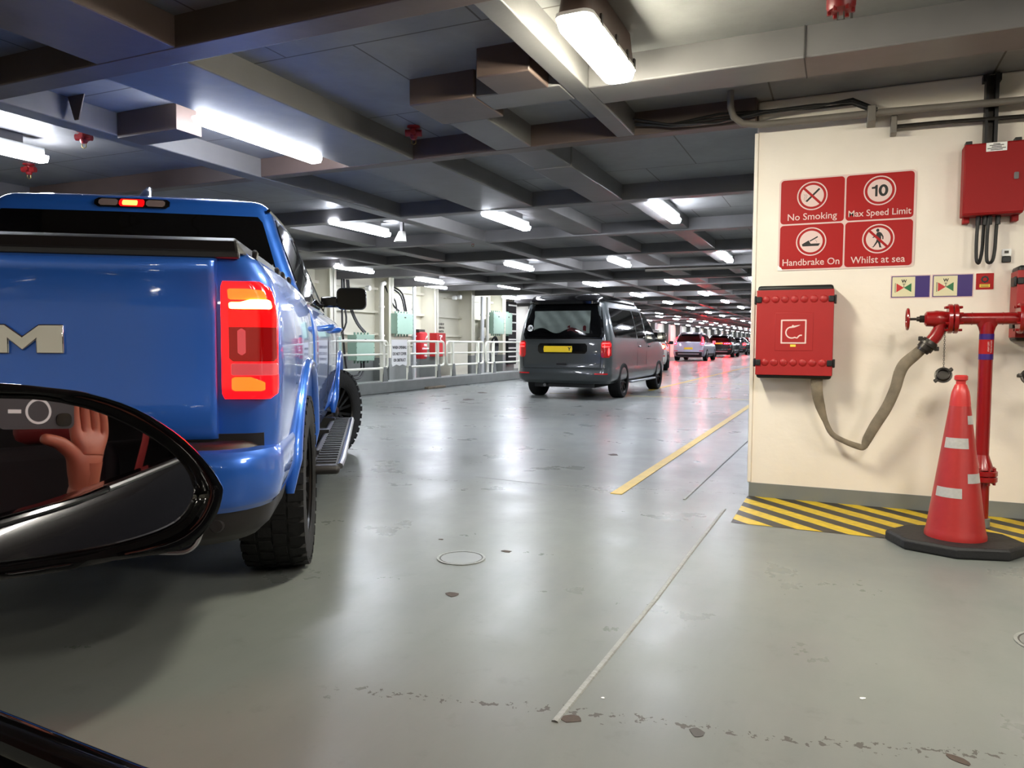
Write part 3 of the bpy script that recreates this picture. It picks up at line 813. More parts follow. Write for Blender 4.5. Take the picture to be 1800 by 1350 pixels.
for i in range(len(HP)):
    q = i / 4.0; k = min(int(q), len(wd) - 2); fr = q - k
    rw.append((wd[k] * (1 - fr) + wd[k + 1] * fr, tk_[k] * (1 - fr) + tk_[k + 1] * fr))
H = thing('fire_hose', 'flat dirty canvas fire hose hanging from the hose cabinet to the hydrant valve', 'hose', (0, 0, 0))
MB().sweep(HP, rw, 14, up=(0, 1, 0)).build('hose', M['hose'], H, 50)

# ------------------------------------------------------------------ hydrant pipe with valves
T = thing('hydrant_pipe', 'red standing hydrant pipe with tee and valves beside the traffic cone', 'hydrant', (0.755, 5.0, 0))
def tp(x, y, z): return (x - 0.755, y - 5.0, z)
MB().cyl(tp(0.757, 5, 0.32), tp(0.757, 5, 1.2), 0.036, n=24).lathe([(0.036, 0.42), (0.042, 0.40), (0.06, 0.345), (0.066, 0.335)], 24, lambda p: tp(0.757 + p[0], 5 + p[1], p[2])).build('standpipe', M['red_pipe'], T)
MB().cyl(tp(0.60, 5, 1.204), tp(0.93, 5, 1.204), 0.034, n=24).lathe([(0.036, 1.10), (0.037, 1.13), (0.044, 1.155), (0.058, 1.18), (0.07, 1.204)], 24, lambda p: tp(0.757 + p[0], 5 + p[1] * 0.6, p[2])).lathe([(0.0365, -0.078), (0.0365, -0.074)], 24, lambda p: tp(0.757 + p[2], 5 + p[0], 1.204 + p[1])).lathe([(0.0365, 0.074), (0.0365, 0.078)], 24, lambda p: tp(0.757 + p[2], 5 + p[0], 1.204 + p[1])).build('tee', M['red_pipe'], T)
def flange(cx, r, axis='x', z=1.204, th=0.026):
    fl_ = MB()
    if axis == 'x':
        F = lambda p: tp(cx + p[2], 5 + p[0], z + p[1])
    else:
        F = lambda p: tp(cx + p[0], 5 + p[1], z + p[2])
    for a, b_ in ((-th, -0.002), (0.002, th)):
        fl_.lathe([(r - 0.004, a), (r, a + 0.004), (r, b_ - 0.004), (r - 0.004, b_)], 28, F)
    o = fl_.build('flange', M['red_pipe'], T)
    bt = None
    for k in range(8):
        a = (k + 0.5) * PI / 4
        MB().lathe([(0.008, -th - 0.016), (0.008, th + 0.02)], 6, lambda p, a=a: F((p[0] + (r - 0.015) * math.cos(a), p[1] + (r - 0.015) * math.sin(a), p[2]))).build('bolt', M['red_pipe'], o, 30)
flange(0.585, 0.086)
flange(0.93, 0.086)
flange(0.795 - 0.03, 0.074, 'z', 0.297, 0.032)
MB().cyl(tp(0.765, 5, 0.05), tp(0.765, 5, 0.28), 0.036, n=24).build('lower_pipe', M['red_pipe'], T)
MB().lathe([(0.046, 0.0), (0.046, 0.05), (0.037, 0.052)], 24, lambda p: tp(0.765 + p[0], 5 + p[1], p[2])).build('foot', M['kerb'], T)
for z in (1.1, 0.985):
    MB().cyl(tp(0.757, 5, z - 0.016), tp(0.757, 5, z + 0.016), 0.0375, n=24).build('band', M['purple'], T)
lab = MB()
MB().cyl(tp(0.757, 5, 1.0), tp(0.757, 5, 1.085), 0.0372, n=24).build('label_wrap', M['red_sign'], T)
def wrapf(z0, off):
    def f_(q):
        a = -PI / 2 + (off - q[1]) / 0.0376
        r = 0.0376 + q[2]
        return tp(0.757 + r * math.cos(a), 5 + r * math.sin(a), z0 - q[0])
    return f_
text('lettering', 'PERMANENT', 0.0135, M['pink_white'], wrapf(1.043, 0.022), T, 0.0003, squash=0.92)
text('lettering', 'FIRE MAIN', 0.0135, M['pink_white'], wrapf(1.043, 0.006), T, 0.0003, squash=0.92)
def valve(cx, s, full):
    V = MB()
    F = lambda p: tp(cx + s * p[2], 5 + p[0], 1.204 + p[1])
    V.lathe([(0.03, -0.06), (0.044, -0.05), (0.046, -0.012), (0.05, 0.0), (0.047, 0.03), (0.04, 0.06), (0.034, 0.10)], 24, F)
    V.sweep([tp(cx + s * 0.03, 5, 1.19), tp(cx + s * 0.02, 5, 1.14), tp(cx - s * 0.0, 5, 1.10), tp(cx - s * 0.025, 5, 1.068)], [(0.036, 0.036), (0.036, 0.036), (0.036, 0.036), (0.035, 0.035)], 18, up=(0, 1, 0))
    v = V.build('valve_body', M['red_pipe'], T)
    MB().lathe([(0.02, -0.085), (0.024, -0.082), (0.024, -0.06), (0.018, -0.058)], 6, F).lathe([(0.014, -0.1), (0.014, -0.08)], 12, F).lathe([(0.008, -0.155), (0.008, -0.09)], 10, F).build('spindle', M['dark_steel'], v)
    wv = MB().lathe([(0.0, -0.155), (0.012, -0.155), (0.012, -0.14), (0.0, -0.14)], 12, F, False)
    ringpts = [F((0.058 * math.cos(2 * PI * k / 24), 0.058 * math.sin(2 * PI * k / 24), -0.147)) for k in range(25)]
    wv.tube(ringpts, 0.009, 8)
    for k in range(5):
        a = 2 * PI * k / 5
        wv.cyl(F((0, 0, -0.147)), F((0.058 * math.cos(a), 0.058 * math.sin(a), -0.147)), 0.006, n=6)
    wv.build('handwheel', M['red_pipe'], v)
valve(0.50, 1, True)
valve(1.015, -1, False)
# hose coupling
K = thing('hose_coupling', 'dark metal coupling joining the canvas hose to the red valve', 'coupling', (0.44, 5.0, 1.04))
d0 = Vector((-0.58, 0.0, -0.81)).normalized()
q1 = Vector((0.5 - 0.028, 5.0, 1.066)) - Vector((0.44, 5.0, 1.04))
def along(t): return tuple(q1 + d0 * t)
MB().sweep([along(-0.012), along(0.008), along(0.0081), along(0.022), along(0.0221), along(0.05), along(0.0501), along(0.066)], [(0.043, 0.043), (0.047, 0.047), (0.055, 0.055), (0.055, 0.055), (0.045, 0.045), (0.044, 0.044), (0.038, 0.038), (0.034, 0.034)], 18, up=(0, 1, 0)).build('ring', M['dark_steel'], K, 40)
side = Vector((d0.z, 0, -d0.x))
lg = MB()
for s in (-1, 1):
    c0 = q1 + d0 * 0.01 + side * 0.052 * s
    lg.box(-0.012, 0.012, -0.018, 0.018, -0.012, 0.014, lambda p, c0=c0: (c0.x + p[0], c0.y + p[1], c0.z + p[2]))
lg.build('lug', M['dark_steel'], K, 35, 0.004)
# blanking caps on chains
def cap(x, y, ztop, zc, label, s=1):
    t = thing('blanking_cap', label, 'cap', (x, y, zc))
    n = 22
    ch = MB()
    for k in range(n):
        z = (ztop - zc) * (k + 0.5) / n + 0.03 * (1 - (k + 0.5) / n)
        a = 0 if k % 2 else PI / 2
        L_ = (ztop - zc) / n * 0.62
        pts = [(0.004 * math.cos(a) * math.cos(b_), 0.004 * math.sin(a) * math.cos(b_), z + L_ * math.sin(b_)) for b_ in [2 * PI * j / 8 for j in range(9)]]
        ch.tube(pts, 0.0012, 5, False)
    ch.build('chain', M['dark_steel'], t)
    e = Euler((math.radians(68), math.radians(-24 * s), 0)).to_matrix()
    def F(p):
        q = e @ Vector(p); return (q.x, q.y, q.z)
    MB().lathe([(0.002, -0.02), (0.036, -0.02), (0.04, -0.016), (0.04, -0.004), (0.046, -0.002), (0.046, 0.008), (0.038, 0.01), (0.034, 0.022), (0.029, 0.024), (0.027, 0.004), (0.002, 0.002)], 28, F, False).build('cap', M['dark_steel'], t)
    lg = MB()
    for a in (0.3, 0.3 + PI):
        lg.box(-0.009, 0.009, -0.006, 0.016, -0.012, 0.014, lambda p, a=a: F((math.cos(a) * (0.044 + p[1]) - math.sin(a) * p[0], math.sin(a) * (0.044 + p[1]) + math.cos(a) * p[0], p[2])))
    lg.build('lug', M['dark_steel'], t, 35, 0.003)
cap(0.545, 4.97, 1.15, 0.875, 'dark hose cap hanging on a chain above the traffic cone')
cap(0.965, 4.97, 1.15, 0.875, 'dark hose cap hanging on a chain at the right edge', -1)

# ------------------------------------------------------------------ red electrical cabinet
E_ = thing('junction_cabinet', 'red metal cabinet with a white label and black cables below, upper right', 'electrical cabinet', (0.785, YW, 1.80))
MB().box(-0.15, 0.155, -0.14, -0.02, 0.022, 0.44).build('body', M['red_metal_box'], E_, 35, 0.006)
MB().box(-0.145, 0.158, -0.146, -0.137, 0.03, 0.434).build('door', M['red_metal_box'], E_, 35, 0.004)
lk = MB().prism(rrect(0.024, 0.04, 0.006), 0.0, 0.010, lambda p: (0.112 + p[0], -0.146 - p[2], 0.235 + p[1])).build('lock', M['chrome'], E_, 35)
lb = MB().box(-0.042, 0.062, -0.149, -0.1455, 0.386, 0.436).build('label', M['white'], E_, 0)
for k, (wd_, z) in enumerate(((0.035, 0.427), (0.072, 0.4195), (0.05, 0.411), (0.092, 0.4025), (0.06, 0.394))):
    MB().box(0.01 - wd_ / 2, 0.01 + wd_ / 2, -0.1497, -0.149, z - 0.0022, z + 0.0022).build('print', M['dark_steel'], lb, 0)
for x in (-0.135, 0.115):
    for z in (-0.012, 0.44):
        MB().box(x, x + 0.034, -0.06, 0.0, z, z + 0.036).build('mounting_foot', M['red_metal_box'] if z < 0 else M['black'], E_, 35, 0.003)
for i, (xa, xb, bot, r) in enumerate(((-0.058, -0.03, -0.255, 0.0095), (-0.005, 0.035, -0.255, 0.0095))):
    pts = [(xa, -0.085, 0.03), (xa - 0.006, -0.085, -0.1), (xa - 0.004, -0.085, bot + 0.03), (xa + 0.005, -0.085, bot), (xb - 0.012, -0.07, bot + 0.01), (xb, -0.06, bot + 0.08), (xb + 0.003, -0.06, -0.06), (xb + 0.008, -0.06, 0.03)]
    MB().tube([tuple(v) for v in resample(pts, 3)], r, 10).build('cable', M['cable'], E_)
gl = MB()
for x in (-0.058, -0.025, 0.0, 0.042):
    gl.cyl((x, -0.075, -0.03), (x, -0.075, 0.03), 0.014, n=10)
gl.build('gland', M['black'], E_)
t = thing('wall_sensor', 'small white and black box on the wall below the red cabinet', 'sensor', (0.888, YW, 1.59))
MB().prism(rrect(0.046, 0.042, 0.006), 0, 0.02, lambda p: (p[0], -p[2], 0.018 + p[1])).build('body', M['white'], t, 35)
MB().box(-0.012, 0.01, -0.0215, -0.02, 0.012, 0.028).build('window', M['dark_steel'], t, 0)
MB().box(-0.022, 0.024, -0.018, 0, -0.04, -0.006).build('base', M['black'], t, 35, 0.003)

# ------------------------------------------------------------------ traffic cone
Cn = thing('traffic_cone', 'tall red traffic cone with silver tape on a black rubber base', 'traffic cone', (0.565, 4.42, 0))
oc = [(0.325 * math.cos(PI / 8 + k * PI / 4 + 0.32), 0.255 * math.sin(PI / 8 + k * PI / 4 + 0.32)) for k in range(8)]
def ocs(s): return [(u * s, v * s) for u, v in oc]
MB().loft([[(u, v, 0.0) for u, v in ocs(0.97)], [(u, v, 0.008) for u, v in ocs(1.0)], [(u, v, 0.045) for u, v in ocs(1.0)], [(u, v, 0.058) for u, v in ocs(0.955)]]).build('base', M['black_rubber'], Cn, 30, 0.004)
prof = [(0.143, 0.05), (0.143, 0.075), (0.138, 0.09), (0.1345, 0.105), (0.1335, 0.108), (0.048, 0.745), (0.047, 0.75), (0.044, 0.79), (0.040, 0.812), (0.028, 0.846), (0.0225, 0.852), (0.0225, 0.866), (0.031, 0.874), (0.031, 0.892), (0.025, 0.897), (0.02, 0.89)]
MB().lathe(prof[:7], 48, cap=False).build('body', M['cone_red'], Cn, 30)
MB().lathe([(0.049, 0.735), (0.0485, 0.75)] + prof[7:], 36, cap=False).build('top', M['cone_top'], Cn, 30)
def cone_r(z): return 0.1335 + (0.048 - 0.1335) * (z - 0.108) / (0.745 - 0.108)
def tape(a0, a1, z0, z1):
    a0, a1 = math.radians(a0), math.radians(a1)
    n = 12
    rings = []
    for z in (z0, (z0 + z1) / 2, z1):
        rings.append([((cone_r(z) + 0.0014) * math.cos(a0 + (a1 - a0) * k / n), (cone_r(z) + 0.0014) * math.sin(a0 + (a1 - a0) * k / n), z) for k in range(n + 1)])
    MB().loft(rings, False).build('tape', M['reflective'], Cn)
tape(210, 298, 0.525, 0.578); tape(206, 275, 0.275, 0.325); tape(300, 352, 0.648, 0.692); tape(290, 345, 0.352, 0.40)

# ------------------------------------------------------------------ white railing on the kerb
XR = -8.72
def railing(y0, y1, posts, label, sign=None, open0=False, open1=False):
    t = thing('railing', label, 'railing', (XR, (y0 + y1) / 2, 0.235), 0, 'white railing sections')
    oy = (y0 + y1) / 2
    def P(y, z): return (0, y - oy, z - 0.235)
    for y in posts:
        MB().box(-0.03, 0.03, y - oy - 0.045, y - oy + 0.045, 0.0, 0.845).build('post', M['white_rail'], t, 35, 0.006)
        MB().prism([(-0.06, 0.0), (0.12, 0.0), (0.06, 0.30), (-0.03, 0.30)], -0.012, 0.012, lambda p, y=y: (0.032 + p[2], y - oy + p[0], p[1])).build('gusset', M['kerb'], t, 0)
    r = 0.09
    ya, yb = y0 + 0.02, y1 - 0.02
    def arc(cy, cz, a0, a1): return [P(cy + r * math.cos(math.radians(a0 + (a1 - a0) * k / 6)), cz + r * math.sin(math.radians(a0 + (a1 - a0) * k / 6))) for k in range(7)]
    loop = arc(ya + r, 1.075 - r, 180, 90) + arc(yb - r, 1.075 - r, 90, 0) + arc(yb - r, 0.51 + r, 0, -90) + arc(ya + r, 0.51 + r, -90, -180)
    loop.append(loop[0])
    MB().tube(loop, 0.026, 8, False).build('rail_loop', M['white_rail'], t, 60)
    MB().tube([P(ya, 0.80), P(yb, 0.80)], 0.02, 8).build('middle_rail', M['white_rail'], t, 60)
    return t
railing(8.6, 13.2, [8.9, 11.4, 13.02], 'long white railing section on the kerb behind the pickup wheel')
railing(13.9, 15.62, [14.0, 15.28], 'white railing section in front of the two red fire cabinets')
railing(15.72, 17.75, [16.02, 17.4], 'white railing section left of the campervan')
railing(17.88, 20.6, [18.35, 20.2], 'white railing section running behind the campervan')
sg = thing('notice_board', 'white notice board with three lines of black capitals hung between railings', 'sign', (XR + 0.02, 13.55, 0.58))
MB().prism([(-0.3, 0.53), (0.3, 0.53), (0.3, 0.02), (0.27, -0.04), (0.12, 0.0), (0.0, -0.03), (-0.12, 0.0), (-0.27, -0.04), (-0.3, 0.02)], 0, 0.012, lambda p: (0.03 + p[2], p[0], p[1])).build('board', M['white'], sg, 0)
for y in (-0.55, 0.3):
    MB().box(-0.03, 0.035, y, y + 0.25, 0.40, 0.425).build('strap', M['white_rail'], sg, 0)
for k, s in enumerate(('WHEN OPENING', 'DO NOT COVER', 'OR OBSTRUCT')):
    text('lettering', s, 0.088, M['black'], lambda q, k=k: (0.044 + q[2], q[0], 0.36 - 0.135 * k + q[1]), sg, 0.001, 0.002, squash=0.80)

# ------------------------------------------------------------------ ship side: frames, stiffeners, pipes
fr = [8.8, 11.15, 13.46, 15.8, 18.08, 20.34, 22.64]
for i, y in enumerate(fr):
    f_ = MB().box(-10.9, -10.4, y + 0.1, y + 0.125, 0, ZP).box(-10.425, -10.4, y, y + 0.22, 0, ZP)
    struct(f_.build('web_frame', M['wall_left'], None, 0), 'cream vertical web frame of the ship side wall', 'frame')
    struct(box('baseboard_left', -10.904, -10.397, y - 0.004, y + 0.224, 0, 0.66, M['grey_paint']), 'grey painted foot of a web frame', 'frame foot')
    if i < len(fr) - 1:
        for z in (1.28, 1.84, 2.42):
            s = MB().box(-10.9, -10.8, y + 0.22, fr[i + 1] + 0.1, z - 0.012, z + 0.012).box(-10.81, -10.79, y + 0.22, fr[i + 1] + 0.1, z - 0.05, z + 0.012)
            struct(s.build('trim_12', M['wall_left'], None, 0), 'horizontal stiffener on the ship side wall', 'stiffener')
def vpipe(x, y, r, z0, z1, m, label, bend=0.0):
    t = thing('pipe', label, 'pipe', (x, y, z0))
    pts = [(0, 0, 0), (0, 0, z1 - z0)]
    if bend: pts = [(0, 0, 0), (0, 0, z1 - z0 - 0.12), (0, 0.03, z1 - z0 - 0.03), (0, 0.14, z1 - z0)]
    MB().tube(pts, r, 12).build('tube', M[m], t, 60)
    for z in (0.5, 1.2, 1.9):
        if z0 + z < z1 - 0.1: MB().cyl((0, 0, z), (0, 0, z + 0.04), r * 1.35, n=12).build('collar', M[m], t)
    return t
vpipe(-10.3, 15.32, 0.055, 0.0, 2.5, 'pipe_white', 'white vertical pipe with a bend at its top, behind the pickup mirror', 1)
vpipe(-10.3, 16.82, 0.05, 0.0, 2.52, 'pipe_silver', 'silver vertical pipe right of the upper green box')
vpipe(-10.35, 20.98, 0.06, 0.0, 2.5, 'pipe_silver', 'thick silver pipe, left of the pair near the campervan')
vpipe(-10.35, 21.35, 0.05, 0.0, 2.5, 'pipe_white', 'thick pale pipe, right of the pair near the campervan')
vpipe(-10.6, 20.62, 0.035, 0.0, 2.5, 'pipe_white', 'thin pale pipe between web frame and thick pipes')
vpipe(-10.6, 13.75, 0.03, 0.0, 2.5, 'pipe_white', 'thin pale pipe behind the pickup mirror arm')

def green_box(x, y0, y1, z0, z1, label, d=0.26):
    t = thing('electrical_box', label, 'electrical box', (x, (y0 + y1) / 2, z0))
    w, h = (y1 - y0), z1 - z0
    MB().box(-0.03, 0, -w / 2 - 0.012, w / 2 + 0.012, -0.012, h + 0.012).build('door', M['green_box'], t, 35, 0.008)
    b_ = MB().box(-d, -0.025, -w / 2, w / 2, 0, h)
    for sy in (-1, 1):
        for k in range(5): b_.box(-0.03, 0.012, sy * w / 2 - 0.01, sy * w / 2 + 0.01, h * (0.1 + 0.2 * k) - 0.012, h * (0.1 + 0.2 * k) + 0.012)
    b_.build('body', M['green_box'], t, 35)
    MB().box(0, 0.006, -0.04, 0.03, h * 0.78, h * 0.84).build('nameplate', M['dark_steel'], t, 0)
    for k in range(5):
        y = -w * 0.38 + k * w * 0.19
        MB().cyl((-0.12, y, -0.07), (-0.12, y, 0.0), 0.025, n=8).build('gland', M['green_dark'], t)
        MB().cyl((-0.12, y, h), (-0.12, y, h + 0.06), 0.025, n=8).build('gland', M['green_dark'], t)
    MB().box(-10.895 - x, -d, -0.1, 0.1, h * 0.3, h * 0.7).build('bracket', M['wall_left'], t, 0)
    return t
green_box(-10.2, 14.16, 14.85, 0.63, 1.22, 'pale green electrical box behind the railing under the pickup mirror')
green_box(-10.2, 15.88, 16.6, 1.27, 1.78, 'pale green electrical box above the white notice board')
green_box(-10.2, 21.5, 22.3, 1.35, 2.03, 'pale green electrical box nearer of the two by the campervan')
green_box(-10.4, 22.85, 23.4, 1.36, 2.06, 'narrow pale green electrical box next to the campervan')
def cables(label, runs, r=0.024):
    t = thing('cable_run', label, 'cables', (0, 0, 0))
    for pts in runs:
        MB().tube([tuple(v) for v in resample(pts, 3)], r, 6).build('cable', M['cable'], t, 60)
cables('dark cables hanging behind the pickup mirror', [
    [(-10.5, 14.1, 2.5), (-10.5, 14.12, 1.9), (-10.45, 14.1, 1.5), (-10.4, 13.8, 1.2), (-10.4, 13.6, 1.0)],
    [(-10.5, 14.02, 2.5), (-10.5, 14.02, 1.5), (-10.45, 14.04, 0.7), (-10.4, 14.06, 0.35)],
    [(-10.5, 14.2, 2.5), (-10.5, 14.3, 1.9), (-10.45, 14.5, 1.5), (-10.33, 14.62, 1.285)],
    [(-10.5, 14.26, 2.5), (-10.5, 14.36, 1.9), (-10.45, 14.56, 1.5), (-10.33, 14.7, 1.285)]])
cables('dark cables curving down below the lower green box', [
    [(-10.33, 14.5, 0.6), (-10.33, 14.5, 0.45), (-10.3, 14.35, 0.3), (-10.3, 14.1, 0.28)],
    [(-10.33, 14.6, 0.6), (-10.33, 14.6, 0.4), (-10.3, 14.4, 0.22), (-10.3, 14.1, 0.2)]])
cables('dark cables arching down into the upper green box', [
    [(-10.6, 15.95, 2.5), (-10.5, 16.1, 2.42), (-10.4, 16.35, 2.25), (-10.33, 16.42, 1.85)],
    [(-10.6, 15.9, 2.5), (-10.5, 16.15, 2.46), (-10.4, 16.42, 2.3), (-10.33, 16.5, 1.85)],
    [(-10.6, 15.9, 2.5), (-10.5, 15.98, 2.3), (-10.4, 16.08, 2.1), (-10.33, 16.05, 1.85)],
    [(-10.6, 15.9, 2.5), (-10.5, 15.92, 2.3), (-10.4, 15.98, 2.0), (-10.33, 16.15, 1.85)]])
t = thing('cable_tray', 'dark ladder-like cable tray next to the campervan', 'cable tray', (-10.7, 24.05, 0))
MB().box(-0.195, 0.02, -0.34, 0.34, 0.3, 2.5).build('backing', M['dark_opening'], t, 0)
for k in range(7):
    MB().box(0.02, 0.05, -0.34, 0.34, 0.55 + 0.3 * k, 0.6 + 0.3 * k).build('rung', M['far_white'], t, 0)
t = None
t = thing('cable_coil', 'dark coiled cable hung under the green box near the campervan', 'cable', (-10.35, 21.8, 0.95))
MB().box(-0.55, 0.02, -0.04, 0.04, 0.2, 0.27).build('hook', M['wall_left'], t, 0)
for k in range(4):
    MB().tube([(0.02 * k, (0.16 + 0.02 * k) * math.cos(2 * PI * j / 16), (0.24 + 0.02 * k) * math.sin(2 * PI * j / 16)) for j in range(17)], 0.03, 6, False).build('loop', M['cable'], t, 60)
# fire cabinets behind the railing
t = thing('extinguisher_cover', 'bright red soft fire extinguisher cover with white print', 'fire extinguisher', (-10.25, 17.1, 0.62))
MB().loft([[(0.0 + x * s, y * s2, z) for x, y in rrect(0.24, 0.36, 0.08, 4)] for z, s, s2 in ((0.0, 0.8, 0.75), (0.03, 0.95, 0.86), (0.3, 1.0, 0.92), (0.6, 1.0, 1.0), (0.68, 0.95, 0.98), (0.71, 0.7, 0.8))]).build('cover', M['red_cover'], t, 40)
MB().box(-0.65, -0.1, -0.06, 0.06, 0.3, 0.5).build('bracket', M['wall_left'], t, 0)
MB().box(-0.1, 0.05, -0.2, 0.12, 0.70, 0.78).build('head', M['dark_steel'], t, 35, 0.01)
fx = lambda z0: (lambda q: (0.124 + q[2], 0.02 + q[0], z0 + q[1]))
text('lettering', 'FIRE', 0.085, M['white'], fx(0.36), t, 0.001, 0.003)
text('lettering', 'EXTINGUISHER', 0.06, M['white'], fx(0.27), t, 0.001, 0.002, squash=0.8)
text('lettering', 'CO2', 0.06, M['white'], fx(0.08), t, 0.001, 0.002)
MB().prism([(-0.05, 0.0), (0.0, 0.06), (0.05, 0.07), (0.06, 0.12), (0.02, 0.11), (-0.03, 0.05)], 0, 0.004, lambda p: (0.123 + p[2], 0.06 + p[0], 0.5 + p[1])).build('symbol', M['white'], t, 0)
t = thing('fire_cabinet', 'dark red fire cabinet with a white symbol, right of the red extinguisher cover', 'fire cabinet', (-10.25, 18.2, 0.66))
MB().box(-0.65, -0.25, -0.06, 0.06, 0.2, 0.5).build('bracket', M['wall_left'], t, 0)
MB().box(-0.25, 0.0, -0.24, 0.24, 0, 0.66).build('body', M['red_box'], t, 35, 0.01)
MB().box(0.0, 0.012, -0.22, 0.22, 0.02, 0.40).build('door', M['red_cover'], t, 35, 0.006)
MB().tube([(0.014, 0.06 * math.cos(a) - 0.02, 0.5 + 0.06 * math.sin(a)) for a in [math.radians(60 + 24 * k) for k in range(11)]], 0.012, 6).build('symbol', M['white'], t)
MB().box(0.0, 0.006, -0.12, 0.04, 0.58, 0.6).build('print', M['white'], t, 0)
for k, s in enumerate(('IN CASE OF', 'WATER FOG', 'MONITOR')):
    tx = text('wall_lettering', s, 0.085, M['dark_steel'], lambda q, k=k: (-10.89 + q[2], 19.3 + q[0], 1.60 - 0.11 * k + q[1]), None, 0.0008, 0.002, squash=0.85)
    tag(tx, 'black stencilled wall text above the fire cabinet, %s line' % ('top', 'middle', 'bottom')[k], 'wall lettering', 'stencilled wall text', 'structure')
tag(box('locker', -10.88, -10.4, 19.2, 20.1, 0.0, 1.1, M['wall_left'], None, 0.015), 'low cream locker behind the railing left of the pipes', 'locker')
for (y, z, lb) in ((15.1, 2.36, 'small round white lamp by the bent pipe'), (19.5, 2.38, 'left of two small round white lamps high on the ship side'), (19.8, 2.42, 'right of two small round white lamps high on the ship side')):
    t = thing('flood_lamp', lb, 'lamp', (-10.5, y, z))
    MB().lathe([(0.02, 0.12), (0.055, 0.1), (0.07, 0.0), (0.06, -0.02), (0.01, -0.025)], 14, lambda p: (-p[2], p[0], p[1])).build('head', M['far_white'], t)
    MB().box(-0.4, -0.1, -0.015, 0.015, -0.015, 0.03).build('arm', M['wall_left'], t, 0)

# ------------------------------------------------------------------ far ship side: frames and bright bays
k = 0
y = 25.5
cols = ['wall_left', 'far_white', 'wall_left', 'far_white']
while y < 112:
    f_ = MB().box(-12.4, -12.0, y + 0.1, y + 0.13, 0, ZP).box(-12.05, -12.0, y - 0.2, y + 0.5, 0, ZP)
    struct(f_.build('web_frame', M['grey_paint'], None, 0), 'grey web frame far back on the ship side', 'frame')
    k += 1; y += 4.4

